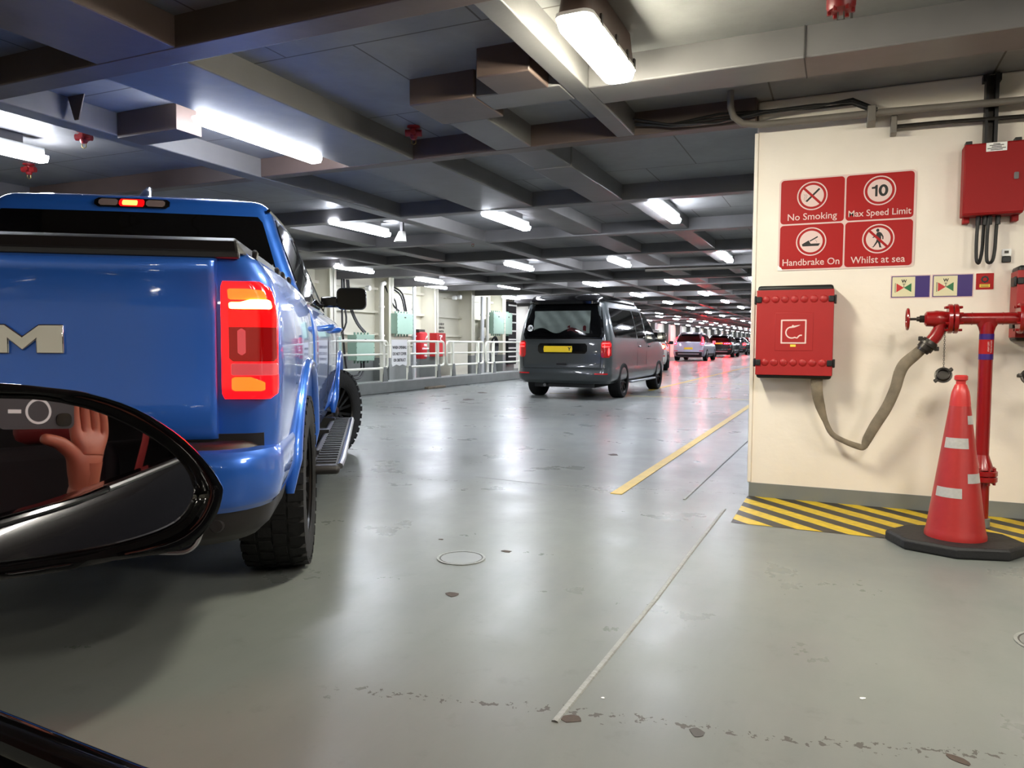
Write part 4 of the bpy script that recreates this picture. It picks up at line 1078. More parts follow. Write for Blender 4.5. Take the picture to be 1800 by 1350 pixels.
# ------------------------------------------------------------------ vehicles: shared builders
def catmull(a, b, c, d, t):
    return 0.5 * ((2 * b) + (-a + c) * t + (2 * a - 5 * b + 4 * c - d) * t * t + (-a + 3 * b - 3 * c + d) * t ** 3)
class Body:
    """horizontal slices (z, half width, rear y, front y, rear corner, front corner, rear bow, front bow)"""
    def __init__(self, levels, tap=0.04, side=18):
        self.L = sorted(levels); self.tap = tap; self.side = side
    def at(self, z):
        L = self.L
        if z <= L[0][0]: return L[0]
        if z >= L[-1][0]: return L[-1]
        for i in range(len(L) - 1):
            if L[i][0] <= z <= L[i + 1][0]:
                t = (z - L[i][0]) / (L[i + 1][0] - L[i][0])
                a = L[max(i - 1, 0)]; d = L[min(i + 2, len(L) - 1)]
                out = [z]
                for q in range(1, 8):
                    v = catmull(a[q], L[i][q], L[i + 1][q], d[q], t)
                    lo, hi = min(L[i][q], L[i + 1][q]), max(L[i][q], L[i + 1][q])
                    out.append(min(max(v, lo), hi))
                return tuple(out)
    def tp(self, x, y, lv):
        ym = (lv[2] + lv[3]) / 2; hl = (lv[3] - lv[2]) / 2
        q = (y - ym) / hl
        return x * (1 - self.tap * q * q)
    def contour(self, lv):
        z, w, r, f, rr, rf, bw, fb = lv
        rr = min(rr, w * 0.95); rf = min(rf, w * 0.95)
        half = []
        for k in range(7):
            x = (w - rr) * k / 6; half.append((x, r + bw * (x / w) ** 2))
        yc = r + bw * ((w - rr) / w) ** 2
        for k in range(1, 7):
            a = -PI / 2 + PI / 2 * k / 6
            half.append((w - rr + rr * math.cos(a), yc + rr + rr * math.sin(a)))
        yf = f - fb * ((w - rf) / w) ** 2
        y0, y1 = yc + rr, yf - rf
        for k in range(1, self.side):
            half.append((w, y0 + (y1 - y0) * k / self.side))
        for k in range(7):
            a = PI / 2 * k / 6
            half.append((w - rf + rf * math.cos(a), yf - rf + rf * math.sin(a)))
        for k in range(5, -1, -1):
            x = (w - rf) * k / 6; half.append((x, f - fb * (x / w) ** 2))
        pts = [(self.tp(x, y, lv), y, z) for x, y in half]
        return pts + [(-x, y, z_) for x, y, z_ in reversed(pts[1:-1])]
    def solid(self, dens=3):
        zs = []
        for i in range(len(self.L) - 1):
            for k in range(dens): zs.append(self.L[i][0] + (self.L[i + 1][0] - self.L[i][0]) * k / dens)
        zs.append(self.L[-1][0])
        return MB().loft([self.contour(self.at(z)) for z in zs])
    def rear(self, x, z, off=0.0):
        lv = self.at(z); _, w, r, f, rr, rf, bw, fb = lv
        rr = min(rr, w * 0.95); ax = abs(x)
        if ax <= w - rr: y = r + bw * (ax / w) ** 2
        else:
            dx = min(ax - (w - rr), rr * 0.999)
            y = r + bw * ((w - rr) / w) ** 2 + rr - math.sqrt(rr * rr - dx * dx)
        return (x * (1 - self.tap), y - off, z)
    def sidep(self, y, z, s=1, off=0.0):
        lv = self.at(z)
        return (s * (self.tp(lv[1], y, lv) + off), y, z)
    def front(self, x, z, off=0.0):
        lv = self.at(z); _, w, r, f, rr, rf, bw, fb = lv
        return (x * (1 - self.tap), f - fb * (x / w) ** 2 + off, z)
    def rear_patch(self, z0, z1, x0f, x1f, off, nz=8, nx=16, rc=0.0, back=0.02):
        """x0f, x1f: functions of t in 0..1 (bottom to top) or numbers"""
        F = lambda f, t: f(t) if callable(f) else f
        A, B = [], []
        for i in range(nz + 1):
            t = i / nz; z = z0 + (z1 - z0) * t
            a, b = F(x0f, t), F(x1f, t)
            d = min(z - z0, z1 - z)
            if rc and d < rc:
                k = rc - math.sqrt(max(rc * rc - (rc - d) ** 2, 0)); s = 1 if b > a else -1
                a += s * k; b -= s * k
            A.append([self.rear(a + (b - a) * j / nx, z, off) for j in range(nx + 1)])
            B.append([(p[0], p[1] + off + back, p[2]) for p in A[-1]])
        return shell(A, B)
    def side_patch(self, z0, z1, y0f, y1f, off, s=1, nz=6, ny=12, rc=0.0, back=0.02):
        F = lambda f, t: f(t) if callable(f) else f
        A, B = [], []
        for i in range(nz + 1):
            t = i / nz; z = z0 + (z1 - z0) * t
            a, b = F(y0f, t), F(y1f, t)
            d = min(z - z0, z1 - z)
            if rc and d < rc:
                k = rc - math.sqrt(max(rc * rc - (rc - d) ** 2, 0)); a += k; b -= k
            A.append([self.sidep(a + (b - a) * j / ny, z, s, off) for j in range(ny + 1)])
            B.append([(p[0] - s * (off + back), p[1], p[2]) for p in A[-1]])
        return shell(A, B)
def shell(A, B):
    """closed thin solid between two grids"""
    m = MB()
    n, k = len(A), len(A[0])
    m.loft(A, False); m.loft(B, False)
    o = n * k
    def rim(ids):
        for a, b in zip(ids[:-1], ids[1:]): m.f.append((a, b, o + b, o + a))
    rim(list(range(k))); rim([(n - 1) * k + j for j in range(k)])
    rim([i * k for i in range(n)]); rim([i * k + k - 1 for i in range(n)])
    return m
def arch(y, z, r, x0=0.45, x1=1.4, s=1, n=36):
    return MB().cyl((s * x0, y, z), (s * x1, y, z), r, n=n)
def wheel(parent, x, y, r, w, rim_r, s=1, steer=0.0, spokes=8, knobby=False, rim='rim_dark', dual=False):
    """outer face towards +x when s = 1"""
    e = Matrix.Translation((x, y, r)) @ Matrix.Rotation(steer, 4, 'Z')
    def F(p):     # (radial a, radial b, axial) with axial = outwards
        q = e @ Vector((s * p[2], p[0], p[1])); return (q.x, q.y, q.z)
    h = w / 2
    t = MB().lathe([(rim_r * 0.98, -h * 0.9), (rim_r + 0.02, -h), (r * 0.93, -h * 0.98), (r * 0.985, -h * 0.82), (r, -h * 0.6), (r, h * 0.6), (r * 0.985, h * 0.82), (r * 0.93, h * 0.98), (rim_r + 0.02, h), (rim_r * 0.98, h * 0.92)], 48, F, False)
    if knobby:
        nk = 34
        for k in range(nk):
            a = 2 * PI * k / nk
            for (z0, z1, off) in ((h * 0.52, h * 1.0, 0), (-h * 1.0, -h * 0.52, 0.5), (-h * 0.42, -h * 0.03, 0.25), (h * 0.03, h * 0.42, 0.75)):
                aa = a + off * 2 * PI / nk
                da = 0.06
                vs = []
                for rr_ in (r * 0.955, r * 1.012):
                    for q, zz in ((aa - da, z0), (aa + da, z0), (aa + da, z1), (aa - da, z1)):
                        rr2 = rr_ if abs(zz) < h * 0.9 else rr_ * 0.982
                        vs.append(F((rr2 * math.cos(q), rr2 * math.sin(q), zz)))
                t.add(vs, [(0, 3, 2, 1), (4, 5, 6, 7), (0, 1, 5, 4), (1, 2, 6, 5), (2, 3, 7, 6), (3, 0, 4, 7)])
    wo = t.build('wheel', M['tire'], parent, 40)
    rm = MB().lathe([(rim_r * 0.99, -h * 0.85), (rim_r * 0.96, h * 0.3), (rim_r * 0.95, h * 0.82), (rim_r * 1.02, h * 0.95), (rim_r * 1.03, h * 0.88)], 40, F, False)
    rm.lathe([(rim_r * 0.95, -h * 0.1), (0.001, -h * 0.1)], 32, F, False)
    rm.lathe([(rim_r * 0.24, 0.0), (rim_r * 0.24, h * 0.62), (rim_r * 0.16, h * 0.7), (0.001, h * 0.7)], 20, F, False)
    for k in range(spokes):
        a = 2 * PI * k / spokes
        for d in ((-0.10, 0.10) if not dual else (-0.16, 0.16)):
            c, s_ = math.cos(a), math.sin(a)
            def sp_(rad, off, z): return F((rad * c - off * s_, rad * s_ + off * c, z))
            wi, wo_ = rim_r * 0.045, rim_r * 0.055
            o1, o2 = rim_r * d * 0.6, rim_r * d * 1.9
            vs = []
            for rad, o, ww in ((rim_r * 0.18, o1, wi), (rim_r * 0.965, o2, wo_)):
                for off, z in ((o - ww, h * 0.25), (o + ww, h * 0.25), (o + ww, h * 0.66), (o - ww, h * 0.66)):
                    vs.append(sp_(rad, off, z + (h * 0.12 if rad > rim_r * 0.5 else 0)))
            rm.add(vs, [(0, 3, 2, 1), (4, 5, 6, 7), (0, 1, 5, 4), (1, 2, 6, 5), (2, 3, 7, 6), (3, 0, 4, 7)])
    rm.build('rim', M[rim], wo, 35)
    return wo

# ------------------------------------------------------------------ blue pickup truck
PK = thing('pickup_truck', 'blue pickup truck turning right with its red tail lamp lit, large at left', 'pickup truck', (-3.027, 2.205, 0), 0.606, None, 0.937)
RW, FW = (0.10, 0.425), (3.85, 0.425)
bed = Body([(0.50, 0.95, -1.06, 0.60, 0.10, 0.02, 0.0, 0), (0.56, 0.97, -1.07, 0.60, 0.10, 0.02, 0.0, 0), (0.78, 0.995, -1.085, 0.60, 0.10, 0.02, 0.01, 0), (1.00, 1.008, -1.09, 0.60, 0.10, 0.02, 0.012, 0),
            (1.16, 1.005, -1.09, 0.60, 0.10, 0.02, 0.012, 0), (1.27, 0.992, -1.088, 0.60, 0.10, 0.02, 0.012, 0), (1.35, 0.965, -1.08, 0.60, 0.10, 0.02, 0.012, 0), (1.41, 0.925, -1.06, 0.60, 0.09, 0.02, 0.01, 0), (1.435, 0.89, -1.03, 0.59, 0.07, 0.02, 0, 0)], tap=0.012)
o = bed.solid(4).build('bed', M['blue_paint'], PK)
cut(o, [arch(RW[0], RW[1], 0.56), arch(RW[0], RW[1], 0.56, s=-1)], M['bumper_black'])
cab_low = Body([(0.50, 0.93, 0.625, 4.70, 0.02, 0.35, 0, 0.10), (0.60, 0.965, 0.625, 4.80, 0.02, 0.35, 0, 0.12), (0.80, 1.0, 0.625, 4.84, 0.02, 0.35, 0, 0.14), (1.00, 1.012, 0.625, 4.84, 0.02, 0.35, 0, 0.14), (1.16, 1.012, 0.625, 4.82, 0.02, 0.35, 0, 0.14), (1.25, 1.0, 0.625, 4.74, 0.02, 0.35, 0, 0.14), (1.31, 0.975, 0.63, 4.6, 0.03, 0.4, 0, 0.14), (1.345, 0.935, 0.64, 4.4, 0.03, 0.4, 0, 0.14), (1.36, 0.88, 0.66, 4.2, 0.04, 0.4, 0, 0.14)], tap=0.012)
o = cab_low.solid(4).build('cab_body', M['blue_paint'], PK)
cut(o, [arch(FW[0], FW[1], 0.56), arch(FW[0], FW[1], 0.56, s=-1)], M['bumper_black'])
cabin = Body([(1.20, 0.965, 0.64, 3.45, 0.06, 0.35, 0.0, 0.12), (1.30, 0.945, 0.65, 3.30, 0.07, 0.35, 0.01, 0.12), (1.50, 0.875, 0.69, 2.98, 0.07, 0.3, 0.02, 0.12), (1.70, 0.805, 0.735, 2.66, 0.07, 0.3, 0.03, 0.12), (1.84, 0.758, 0.765, 2.42, 0.07, 0.3, 0.03, 0.12), (1.90, 0.735, 0.78, 2.3, 0.07, 0.3, 0.03, 0.12), (1.94, 0.69, 0.82, 2.2, 0.07, 0.3, 0.03, 0.12), (1.965, 0.60, 0.92, 2.05, 0.1, 0.3, 0.03, 0.1)], tap=0.015)
cabin.solid(4).build('cabin', M['blue_paint'], PK)
cabin.rear_patch(1.46, 1.845, lambda t: -(0.815 - 0.115 * t), lambda t: (0.815 - 0.115 * t), 0.006, nz=12, rc=0.018).build('rear_window', M['glass_dark'], PK)
cabin.rear_patch(1.87, 1.925, -0.20, 0.20, 0.012, nz=4, rc=0.02).build('lamp_strip', M['black_gloss'], PK)
cl = cabin.rear_patch(1.876, 1.919, -0.068, 0.065, 0.017, nz=4, nx=10, rc=0.008).build('high_brake_lamp', M['lamp_red_mid'], PK)
cabin.rear_patch(1.882, 1.912, -0.05, 0.03, 0.021, nz=4, nx=10, rc=0.004).build('bulb', M['lamp_chmsl'], cl)
for a, b_ in ((-0.175, -0.075), (0.075, 0.175)):
    cabin.rear_patch(1.878, 1.917, a, b_, 0.018, nz=4, nx=8, rc=0.012).build('cargo_lamp', M['lamp_clear'], PK)
for s in (1, -1):
    cabin.side_patch(1.385, 1.86, lambda t: 0.83 + 0.12 * t, 1.74, 0.006, s, rc=0.04).build('side_window', M['glass_dark'], PK)
    cabin.side_patch(1.385, 1.86, 1.82, lambda t: 3.02 - 0.78 * t, 0.006, s, rc=0.04).build('side_window', M['glass_dark'], PK)
    cabin.side_patch(1.355, 1.38, 0.72, 3.1, 0.008, s, nz=2).build('belt_trim', M['black_gloss'], PK)
    pts = [cabin.sidep(y, z, s, 0.0) for y, z in ((0.80, 1.885), (1.4, 1.90), (2.05, 1.895), (2.45, 1.79), (2.9, 1.50), (3.2, 1.32))]
    MB().tube(pts, 0.011, 6).build('drip_rail', M['black_gloss'], PK)
ws = []
MB().loft([[cabin.front(x, z, 0.006) for x in [(-0.86 + 0.18 * t) + 2 * (0.86 - 0.18 * t) * k / 12 for k in range(13)]] for z, t in ((1.34, 0), (1.5, 0.33), (1.68, 0.66), (1.86, 1.0))], False).build('windscreen', M['glass_dark'], PK, solid=0.008)
MB().loft([[(x * 0.018 * s, 1.02 + 0.9 * (z - 1.95) + y * 0.11 * s2, z) for x, y in disc(1, 14)] for z, s, s2 in ((1.945, 2.4, 1.0), (1.975, 2.0, 0.85), (2.01, 1.4, 0.6), (2.045, 0.8, 0.3), (2.055, 0.3, 0.1))]).build('antenna_fin', M['black_gloss'], PK)
# tailgate
tg = [(-1.06, 1.405), (-1.118, 1.402), (-1.137, 1.392), (-1.142, 1.372), (-1.136, 1.345), (-1.126, 1.31), (-1.121, 1.22), (-1.119, 1.10), (-1.119, 0.98), (-1.124, 0.915), (-1.127, 0.84), (-1.122, 0.80), (-1.112, 0.787), (-1.06, 0.787)]
xs = [-0.797, -0.79, -0.775, -0.5, -0.25, 0, 0.25, 0.5, 0.775, 0.79, 0.797]
rings = []
for x in xs:
    e = max(0, abs(x) - 0.775) / 0.022
    rings.append([(x, y + 0.012 * e * e + 0.006 * (x / 0.8) ** 2, z) for y, z in tg])
TG = MB().loft(rings).build('tailgate', M['blue_paint'], PK, 40)
MB().box(-0.80, 0.80, -1.085, -1.05, 0.60, 0.792).build('tailgate_gap', M['bumper_black'], PK, 0)
def emblem(poly, x0, w_):
    return [(x0 + u * w_, v * 0.096) for u, v in poly]
fR = lambda p: (p[0], -1.1165 - p[2], 1.078 + p[1])
Mp = [(0, 0), (0, 1), (0.30, 1), (0.5, 0.60), (0.70, 1), (1, 1), (1, 0), (0.66, 0), (0.66, 0.46), (0.5, 0.10), (0.34, 0.46), (0.34, 0)]
Ap = [(0, 0), (0.32, 1), (0.68, 1), (1, 0), (0.70, 0), (0.64, 0.2), (0.36, 0.2), (0.30, 0)]
Rp = [(0, 0), (0, 1), (0.8, 1), (1, 0.85), (1, 0.55), (0.85, 0.42), (1, 0), (0.66, 0), (0.55, 0.36), (0.32, 0.36), (0.32, 0)]
lt = MB()
for poly, x0, w_ in ((Mp, 0.088, 0.245), (Ap, -0.13, 0.20), (Rp, -0.335, 0.195)):
    lt.prism(emblem(poly, x0, w_), 0, 0.014, fR)
lt.build('lettering', M['chrome'], TG, 30, 0.004)
MB().box(-0.09, 0.09, -1.15, -1.118, 1.31, 1.345).build('handle', M['blue_paint'], TG, 35, 0.01)
# tonneau cover
tn = MB()
def ts(y, z0, inset=0.0):
    return [(-0.885, y, z0), (-0.84 + inset, y, z0 + 0.045), (0.84 - inset, y, z0 + 0.045), (0.885, y, z0)]
tn.loft([[(x, y, z) for x, y, z in r] for r in ([(-0.87, -1.05, 1.425), (-0.86, -1.05, 1.43), (0.86, -1.05, 1.43), (0.87, -1.05, 1.425)], [(-0.885, -1.02, 1.425), (-0.85, -1.02, 1.472), (0.85, -1.02, 1.472), (0.885, -1.02, 1.425)], [(-0.885, -0.96, 1.425), (-0.84, -0.96, 1.49), (0.84, -0.96, 1.49), (0.885, -0.96, 1.425)], [(-0.885, 0.55, 1.425), (-0.84, 0.55, 1.50), (0.84, 0.55, 1.50), (0.885, 0.55, 1.425)])])
TN = tn.build('tonneau_cover', M['tonneau'], PK, 30, 0.006)
MB().box(-0.87, 0.87, -1.075, -1.045, 1.405, 1.432).build('lip', M['black'], TN, 35, 0.006)
for y in (-0.45, 0.08):
    MB().box(-0.84, 0.84, y - 0.012, y + 0.012, 1.49, 1.502).build('hinge_strip', M['black'], TN, 0)
for x in (0.88, -0.88):
    for y in (-0.78, -0.1, 0.12, 0.42):
        MB().sweep([(x, y - 0.02, 1.43), (x + 0.002, y, 1.455), (x - 0.006, y + 0.035, 1.468)], [(0.013, 0.009), (0.012, 0.009), (0.010, 0.008)], 8).build('clamp', M['bumper_black'], TN)
MB().loft([[(x * s * 0.14, 0.30, z) for x in (-1, -0.6, 0.6, 1)] + [(x * s * 0.14, 0.36, z) for x in (1, 0.6, -0.6, -1)] for z, s in ((1.50, 0.5), (1.515, 0.45), (1.53, 0.9), (1.55, 1.0), (1.56, 0.95))]).build('latch', M['bumper_black'], TN)
# tail lamps
def tail_lamp(s):
    f = (lambda m: m) if s > 0 else None
    def mir(mb):
        if s < 0: mb.v = [(-x, y, z) for x, y, z in mb.v]
        return mb
    class C:      # lens surface: rear face then round the corner
        @staticmethod
        def p(u, z, off):
            # u: 0 at the tailgate seam ... 1 at the outer rear edge ... beyond wraps forward
            wv = 0.985 - 0.035 * max(0, (z - 1.2) / 0.13) ** 2
            x0 = 0.815
            if u <= 0.62: return (x0 + (wv - 0.05 - x0) * u / 0.62, -1.10 - off - 0.015 * u, z)
            a = (u - 0.62) / 0.38 * 1.35
            return (wv - 0.05 + (0.05 + off) * math.sin(a), -1.065 - (0.045 + off) * math.cos(a), z)
    def patch(z0, z1, u0, u1, off, rc=0.0, nz=10, nu=14, top=None):
        A, B = [], []
        for i in range(nz + 1):
            t = i / nz
            a, b = u0, u1
            d = min(t, 1 - t) * (z1 - z0)
            if rc and d < rc:
                k = rc - math.sqrt(max(rc * rc - (rc - d) ** 2, 0))
                b -= k / 0.18; a += (k / 0.18) * (1 if u0 > 0.05 else 0.25)
            row = []
            for j in range(nu + 1):
                u = a + (b - a) * j / nu
                zz1 = top(u) if top else z1
                z = z0 + (zz1 - z0) * t
                row.append(C.p(u, z, off))
            A.append(row); B.append([(x, y + off * 0.5 + 0.012, z) for x, y, z in row])
        return mir(shell(A, B))
    base = patch(0.925, 1.325, 0.0, 1.0, 0.012, 0.035, 24).build('tail_lamp', M['lamp_red_base'], PK, 50)
    MB_ = patch(1.052, 1.238, 0.13, 0.93, 0.0165, 0.012, 16).build('dark_lens', M['lamp_red_dark'], base, 50)
    patch(1.17, 1.24, 0.13, 0.93, 0.0175).build('red_lens', M['lamp_red_mid'], base, 50)
    patch(1.075, 1.165, 0.28, 0.42, 0.0185, 0.01, 12).build('reflector', M['lamp_pink'], base, 50)
    patch(1.263, 1.30, 0.14, 0.80, 0.0165, 0.008, 12, top=lambda u: 1.300 - 0.02 * max(0, u - 0.55)).build('upper_lens', M['lamp_orange'], base, 50)
    patch(1.232, 1.262, 0.15, 0.84, 0.0195, 0.008, 12, top=lambda u: 1.254 + 0.010 * min(1, max(0, (u - 0.35) * 5))).build('brake_lamp', M['lamp_hot'], base, 50)
    patch(1.005, 1.047, 0.16, 0.95, 0.0165, 0.006, 12).build('reversing_lens', M['lamp_pink'], base, 50)
    patch(0.952, 1.0, 0.17, 0.72, 0.0165, 0.01, 12, top=lambda u: 1.0 - 0.015 * min(1, max(0, (u - 0.5) * 5))).build('lower_lens', M['lamp_orange'], base, 50)
    return base
tail_lamp(1); tail_lamp(-1)
bed.rear_patch(0.745, 0.802, 0.80, 0.955, 0.006, nz=3, nx=10).build('corner_trim', M['tonneau'], PK, 40)
bed.rear_patch(0.745, 0.802, -0.80, -0.955, 0.006, nz=3, nx=10).build('corner_trim', M['tonneau'], PK, 40)
# bumper
bp_ = Body([(0.545, 0.965, -1.235, -0.52, 0.24, 0.02, 0.06, 0), (0.57, 0.985, -1.262, -0.52, 0.24, 0.02, 0.07, 0), (0.64, 1.0, -1.275, -0.52, 0.24, 0.02, 0.07, 0), (0.72, 1.0, -1.27, -0.52, 0.24, 0.02, 0.07, 0), (0.75, 0.985, -1.25, -0.52, 0.22, 0.02, 0.07, 0), (0.757, 0.96, -1.22, -0.52, 0.2, 0.02, 0.07, 0)], tap=0.0)
BP = bp_.solid(3).build('rear_bumper', M['blue_paint'], PK)
st = Body([(0.757, 0.955, -1.215, -1.0, 0.2, 0.02, 0.07, 0), (0.772, 0.945, -1.205, -1.0, 0.2, 0.02, 0.07, 0), (0.778, 0.93, -1.19, -1.0, 0.2, 0.02, 0.07, 0)], tap=0.0)
st.solid(2).build('step_pad', M['bumper_black'], BP)
vl = Body([(0.42, 0.90, -1.15, -0.50, 0.22, 0.02, 0.06, 0), (0.46, 0.94, -1.20, -0.5, 0.24, 0.02, 0.06, 0), (0.55, 0.962, -1.225, -0.5, 0.24, 0.02, 0.06, 0)], tap=0.0)
vlo = vl.solid(3).build('valance', M['bumper_black'], BP)
for x in (0.80, 0.35, -0.35, -0.80):
    yv = vl.rear(x, 0.50)[1]
    MB().lathe([(0.001, 0.006), (0.02, 0.006), (0.024, 0.0), (0.024, -0.02)], 18, lambda p, x=x, yv=yv: (x + p[0], yv - p[2], 0.50 + p[1])).build('parking_sensor', M['bumper_black'], vlo)
MB().box(-0.8, 0.8, -1.0, -0.5, 0.44, 0.56).build('hitch_frame', M['black'], PK, 0)
# flares
def flare(yc, s):
    pts, rad = [], []
    for k in range(25):
        a = math.radians(4 + 172 * k / 24)
        pts.append((s * (0.968 + 0.014 * max(0, math.sin(a)) ** 2), yc + 0.580 * math.cos(a), 0.425 + 0.595 * math.sin(a)))
        q_ = min(1.0, min(k, 24 - k) / 3.0 + 0.35)
        rad.append((0.028 * q_, 0.05 * q_))
    return MB().sweep(pts, rad, 12, up=(s, 0, 0)).build('wheel_flare', M['blue_paint'], PK, 60)
for s in (1, -1):
    flare(RW[0], s); flare(FW[0], s)
    wheel(PK, s * 0.865, RW[0], 0.425, 0.29, 0.265, s, 0, 8, True)
    wheel(PK, s * 0.885, FW[0], 0.425, 0.29, 0.265, s, math.radians(-30), 8, True)
    cab_low.side_patch(0.58, 1.22, 1.79, 1.80, 0.003, s, ny=2).build('door_gap', M['black'], PK, 0)
    cab_low.side_patch(0.58, 1.22, 3.02, 3.03, 0.003, s, ny=2).build('door_gap', M['black'], PK, 0)
    for y in (1.45, 2.62):
        MB().sweep([cab_low.sidep(y, 1.215, s, -0.01), cab_low.sidep(y + 0.02, 1.22, s, 0.035), cab_low.sidep(y + 0.06, 1.225, s, 0.042), cab_low.sidep(y + 0.11, 1.22, s, 0.035), cab_low.sidep(y + 0.13, 1.215, s, -0.01)], [(0.02, 0.02), (0.03, 0.022), (0.034, 0.022), (0.03, 0.022), (0.02, 0.02)], 10).build('door_handle', M['blue_paint'], PK, 60)
    # running board
    rb = MB().box(s * 0.95, s * 1.14, 0.42, 3.15, 0.385, 0.435).build('running_board', M['bumper_black'], PK, 35, 0.022, 3)
    MB().tube([(s * 1.14, 0.47, 0.425), (s * 1.148, 0.7, 0.43), (s * 1.148, 2.9, 0.43), (s * 1.14, 3.1, 0.425)], 0.018, 8).build('edge_trim', M['steel'], rb)
    rg_ = MB()
    for k in range(26): rg_.box(s * 1.0, s * 1.115, 0.52 + 0.1 * k, 0.56 + 0.1 * k, 0.434, 0.442)
    rg_.build('tread', M['black_rubber'], rb, 0)
    for y in (0.9, 2.0, 2.9): MB().box(s * 0.7, s * 1.0, y - 0.04, y + 0.04, 0.38, 0.46).build('bracket', M['black'], rb, 0)
    # door mirror
    MB().box(s * 0.90, s * 1.10, 2.70, 2.80, 1.415, 1.505).build('mirror_arm', M['black_gloss'], PK, 35, 0.015)
    mh = MB().loft([[(s * (1.155 + u), y + 0.06 * abs(u), 1.488 + v) for u, v in rrect(0.25 * k, 0.185 * k, 0.05 * k, 5)] for y, k in ((2.66, 0.93), (2.675, 1.0), (2.72, 1.0), (2.79, 0.86), (2.82, 0.6))]).build('door_mirror', M['black_gloss'], PK, 40)
    MB().loft([[(s * (1.155 + u), y + 0.06 * abs(u), 1.488 + v) for u, v in rrect(0.225, 0.16, 0.04, 5)] for y in (2.656, 2.664)]).build('mirror_glass', M['glass_dark'], mh, 40)  # dark glass stands in for the dark reflection in this mirror
    MB().box(s * 0.86, s * 0.93, 2.66, 3.02, 1.27, 1.44).build('mirror_sail', M['black_gloss'], PK, 35, 0.01)
    MB().box(s * 0.6, s * 0.93, 4.66, 4.82, 0.95, 1.10).build('headlamp', M['lamp_clear'], PK, 35, 0.03)
    MB().box(s * 0.62, s * 0.86, 0.55, 3.2, 0.40, 0.52).build('chassis_rail', M['black'], PK, 0)
MB().box(-0.55, 0.55, 4.74, 4.83, 0.75, 1.12).build('grille', M['black'], PK, 35, 0.03)
MB().cyl((-0.75, RW[0], 0.42), (0.75, RW[0], 0.42), 0.06, n=12).build('axle', M['black'], PK)

# ------------------------------------------------------------------ grey campervan
V = thing('campervan', 'dark grey campervan with a black pop-up roof and UK sticker, seen from behind', 'campervan', (-4.80, 14.05, 0))
vb = Body([(0.30, 0.88, -0.90, 3.75, 0.16, 0.3, 0.05, 0.12), (0.36, 0.93, -0.97, 3.82, 0.18, 0.32, 0.06, 0.14), (0.46, 0.95, -1.0, 3.86, 0.20, 0.34, 0.06, 0.15), (0.55, 0.95, -0.985, 3.87, 0.20, 0.34, 0.06, 0.16), (0.62, 0.945, -0.955, 3.86, 0.17, 0.34, 0.05, 0.18),
           (0.90, 0.95, -0.945, 3.80, 0.16, 0.34, 0.05, 0.20), (1.05, 0.945, -0.935, 3.68, 0.16, 0.34, 0.05, 0.2), (1.15, 0.935, -0.925, 3.3, 0.16, 0.34, 0.05, 0.2), (1.30, 0.905, -0.91, 2.85, 0.15, 0.3, 0.05, 0.15), (1.55, 0.845, -0.87, 2.45, 0.14, 0.3, 0.05, 0.12), (1.75, 0.785, -0.83, 2.15, 0.14, 0.3, 0.05, 0.1), (1.86, 0.735, -0.79, 1.95, 0.14, 0.3, 0.05, 0.1), (1.90, 0.69, -0.74, 1.8, 0.14, 0.3, 0.05, 0.1)], tap=0.02)
o = vb.solid(4).build('body', M['van_grey'], V)
cut(o, [arch(0, 0.34, 0.40, 0.5), arch(0, 0.34, 0.40, 0.5, s=-1), arch(3.0, 0.34, 0.40, 0.5), arch(3.0, 0.34, 0.40, 0.5, s=-1)], M['black'])
vr = Body([(1.84, 0.755, -0.835, 1.85, 0.14, 0.3, 0.05, 0.1), (1.88, 0.745, -0.825, 1.85, 0.14, 0.3, 0.05, 0.1), (1.93, 0.715, -0.79, 1.8, 0.14, 0.3, 0.05, 0.1), (1.965, 0.66, -0.72, 1.7, 0.14, 0.3, 0.05, 0.1), (1.98, 0.56, -0.6, 1.55, 0.14, 0.3, 0.05, 0.1)], tap=0.02)
vr.solid(3).build('popup_roof', M['black_gloss'], V)
vb.rear_patch(1.13, 1.80, lambda t: -(0.84 - 0.12 * t), lambda t: (0.84 - 0.12 * t), 0.004, rc=0.06).build('window_surround', M['black_gloss'], V)
cu = []
for i in range(9):
    row = []
    for j in range(33):
        x = -0.60 + 1.14 * j / 32
        z = 1.32 + 0.34 * i / 8 + (0.05 * math.sin(j * 0.35) - 0.03 if i == 0 else 0)
        p = vb.rear(x, z, 0.022 + 0.012 * math.sin(j * 0.8 + i * 0.9) + 0.006 * math.sin(j * 1.9 - i * 1.4))
        row.append(p)
    cu.append(row)
ct = MB().loft(cu, False).build('curtain', M['curtain'], V, 60)
cu = []
for i in range(5):
    cu.append([vb.rear(0.10 + 0.40 * j / 10, 1.27 + 0.10 * i / 4 + 0.02 * math.sin(j), 0.014 + 0.005 * math.sin(j * 1.7)) for j in range(11)])
MB().loft(cu, False).build('red_cushion', M['curtain_red'], V, 60)
vb.rear_patch(1.17, 1.76, lambda t: -(0.78 - 0.11 * t), lambda t: (0.78 - 0.11 * t), 0.046, rc=0.05, back=-0.042).build('rear_window', M['glass_tint'], V)
MB().loft([[vb.rear(x, z, d) for x in [-0.70 + 1.4 * k / 12 for k in range(13)]] for z, d in ((1.80, 0.0), (1.79, 0.10), (1.83, 0.12), (1.85, 0.0))], False).build('spoiler', M['black_gloss'], V, 40, solid=0.01)
MB().lathe([(0.001, 0.002), (0.062, 0.002), (0.062, 0.0)], 24, lambda p: (vb.rear(-0.665 + p[0], 1.335 + p[1], 0.047 + p[2]))).build('sticker', M['white'], V, 0)
text('lettering', 'UK', 0.085, M['black'], lambda q: vb.rear(-0.665 + q[0], 1.335 + q[1], 0.0505 + q[2]), V, 0.001, 0.003)
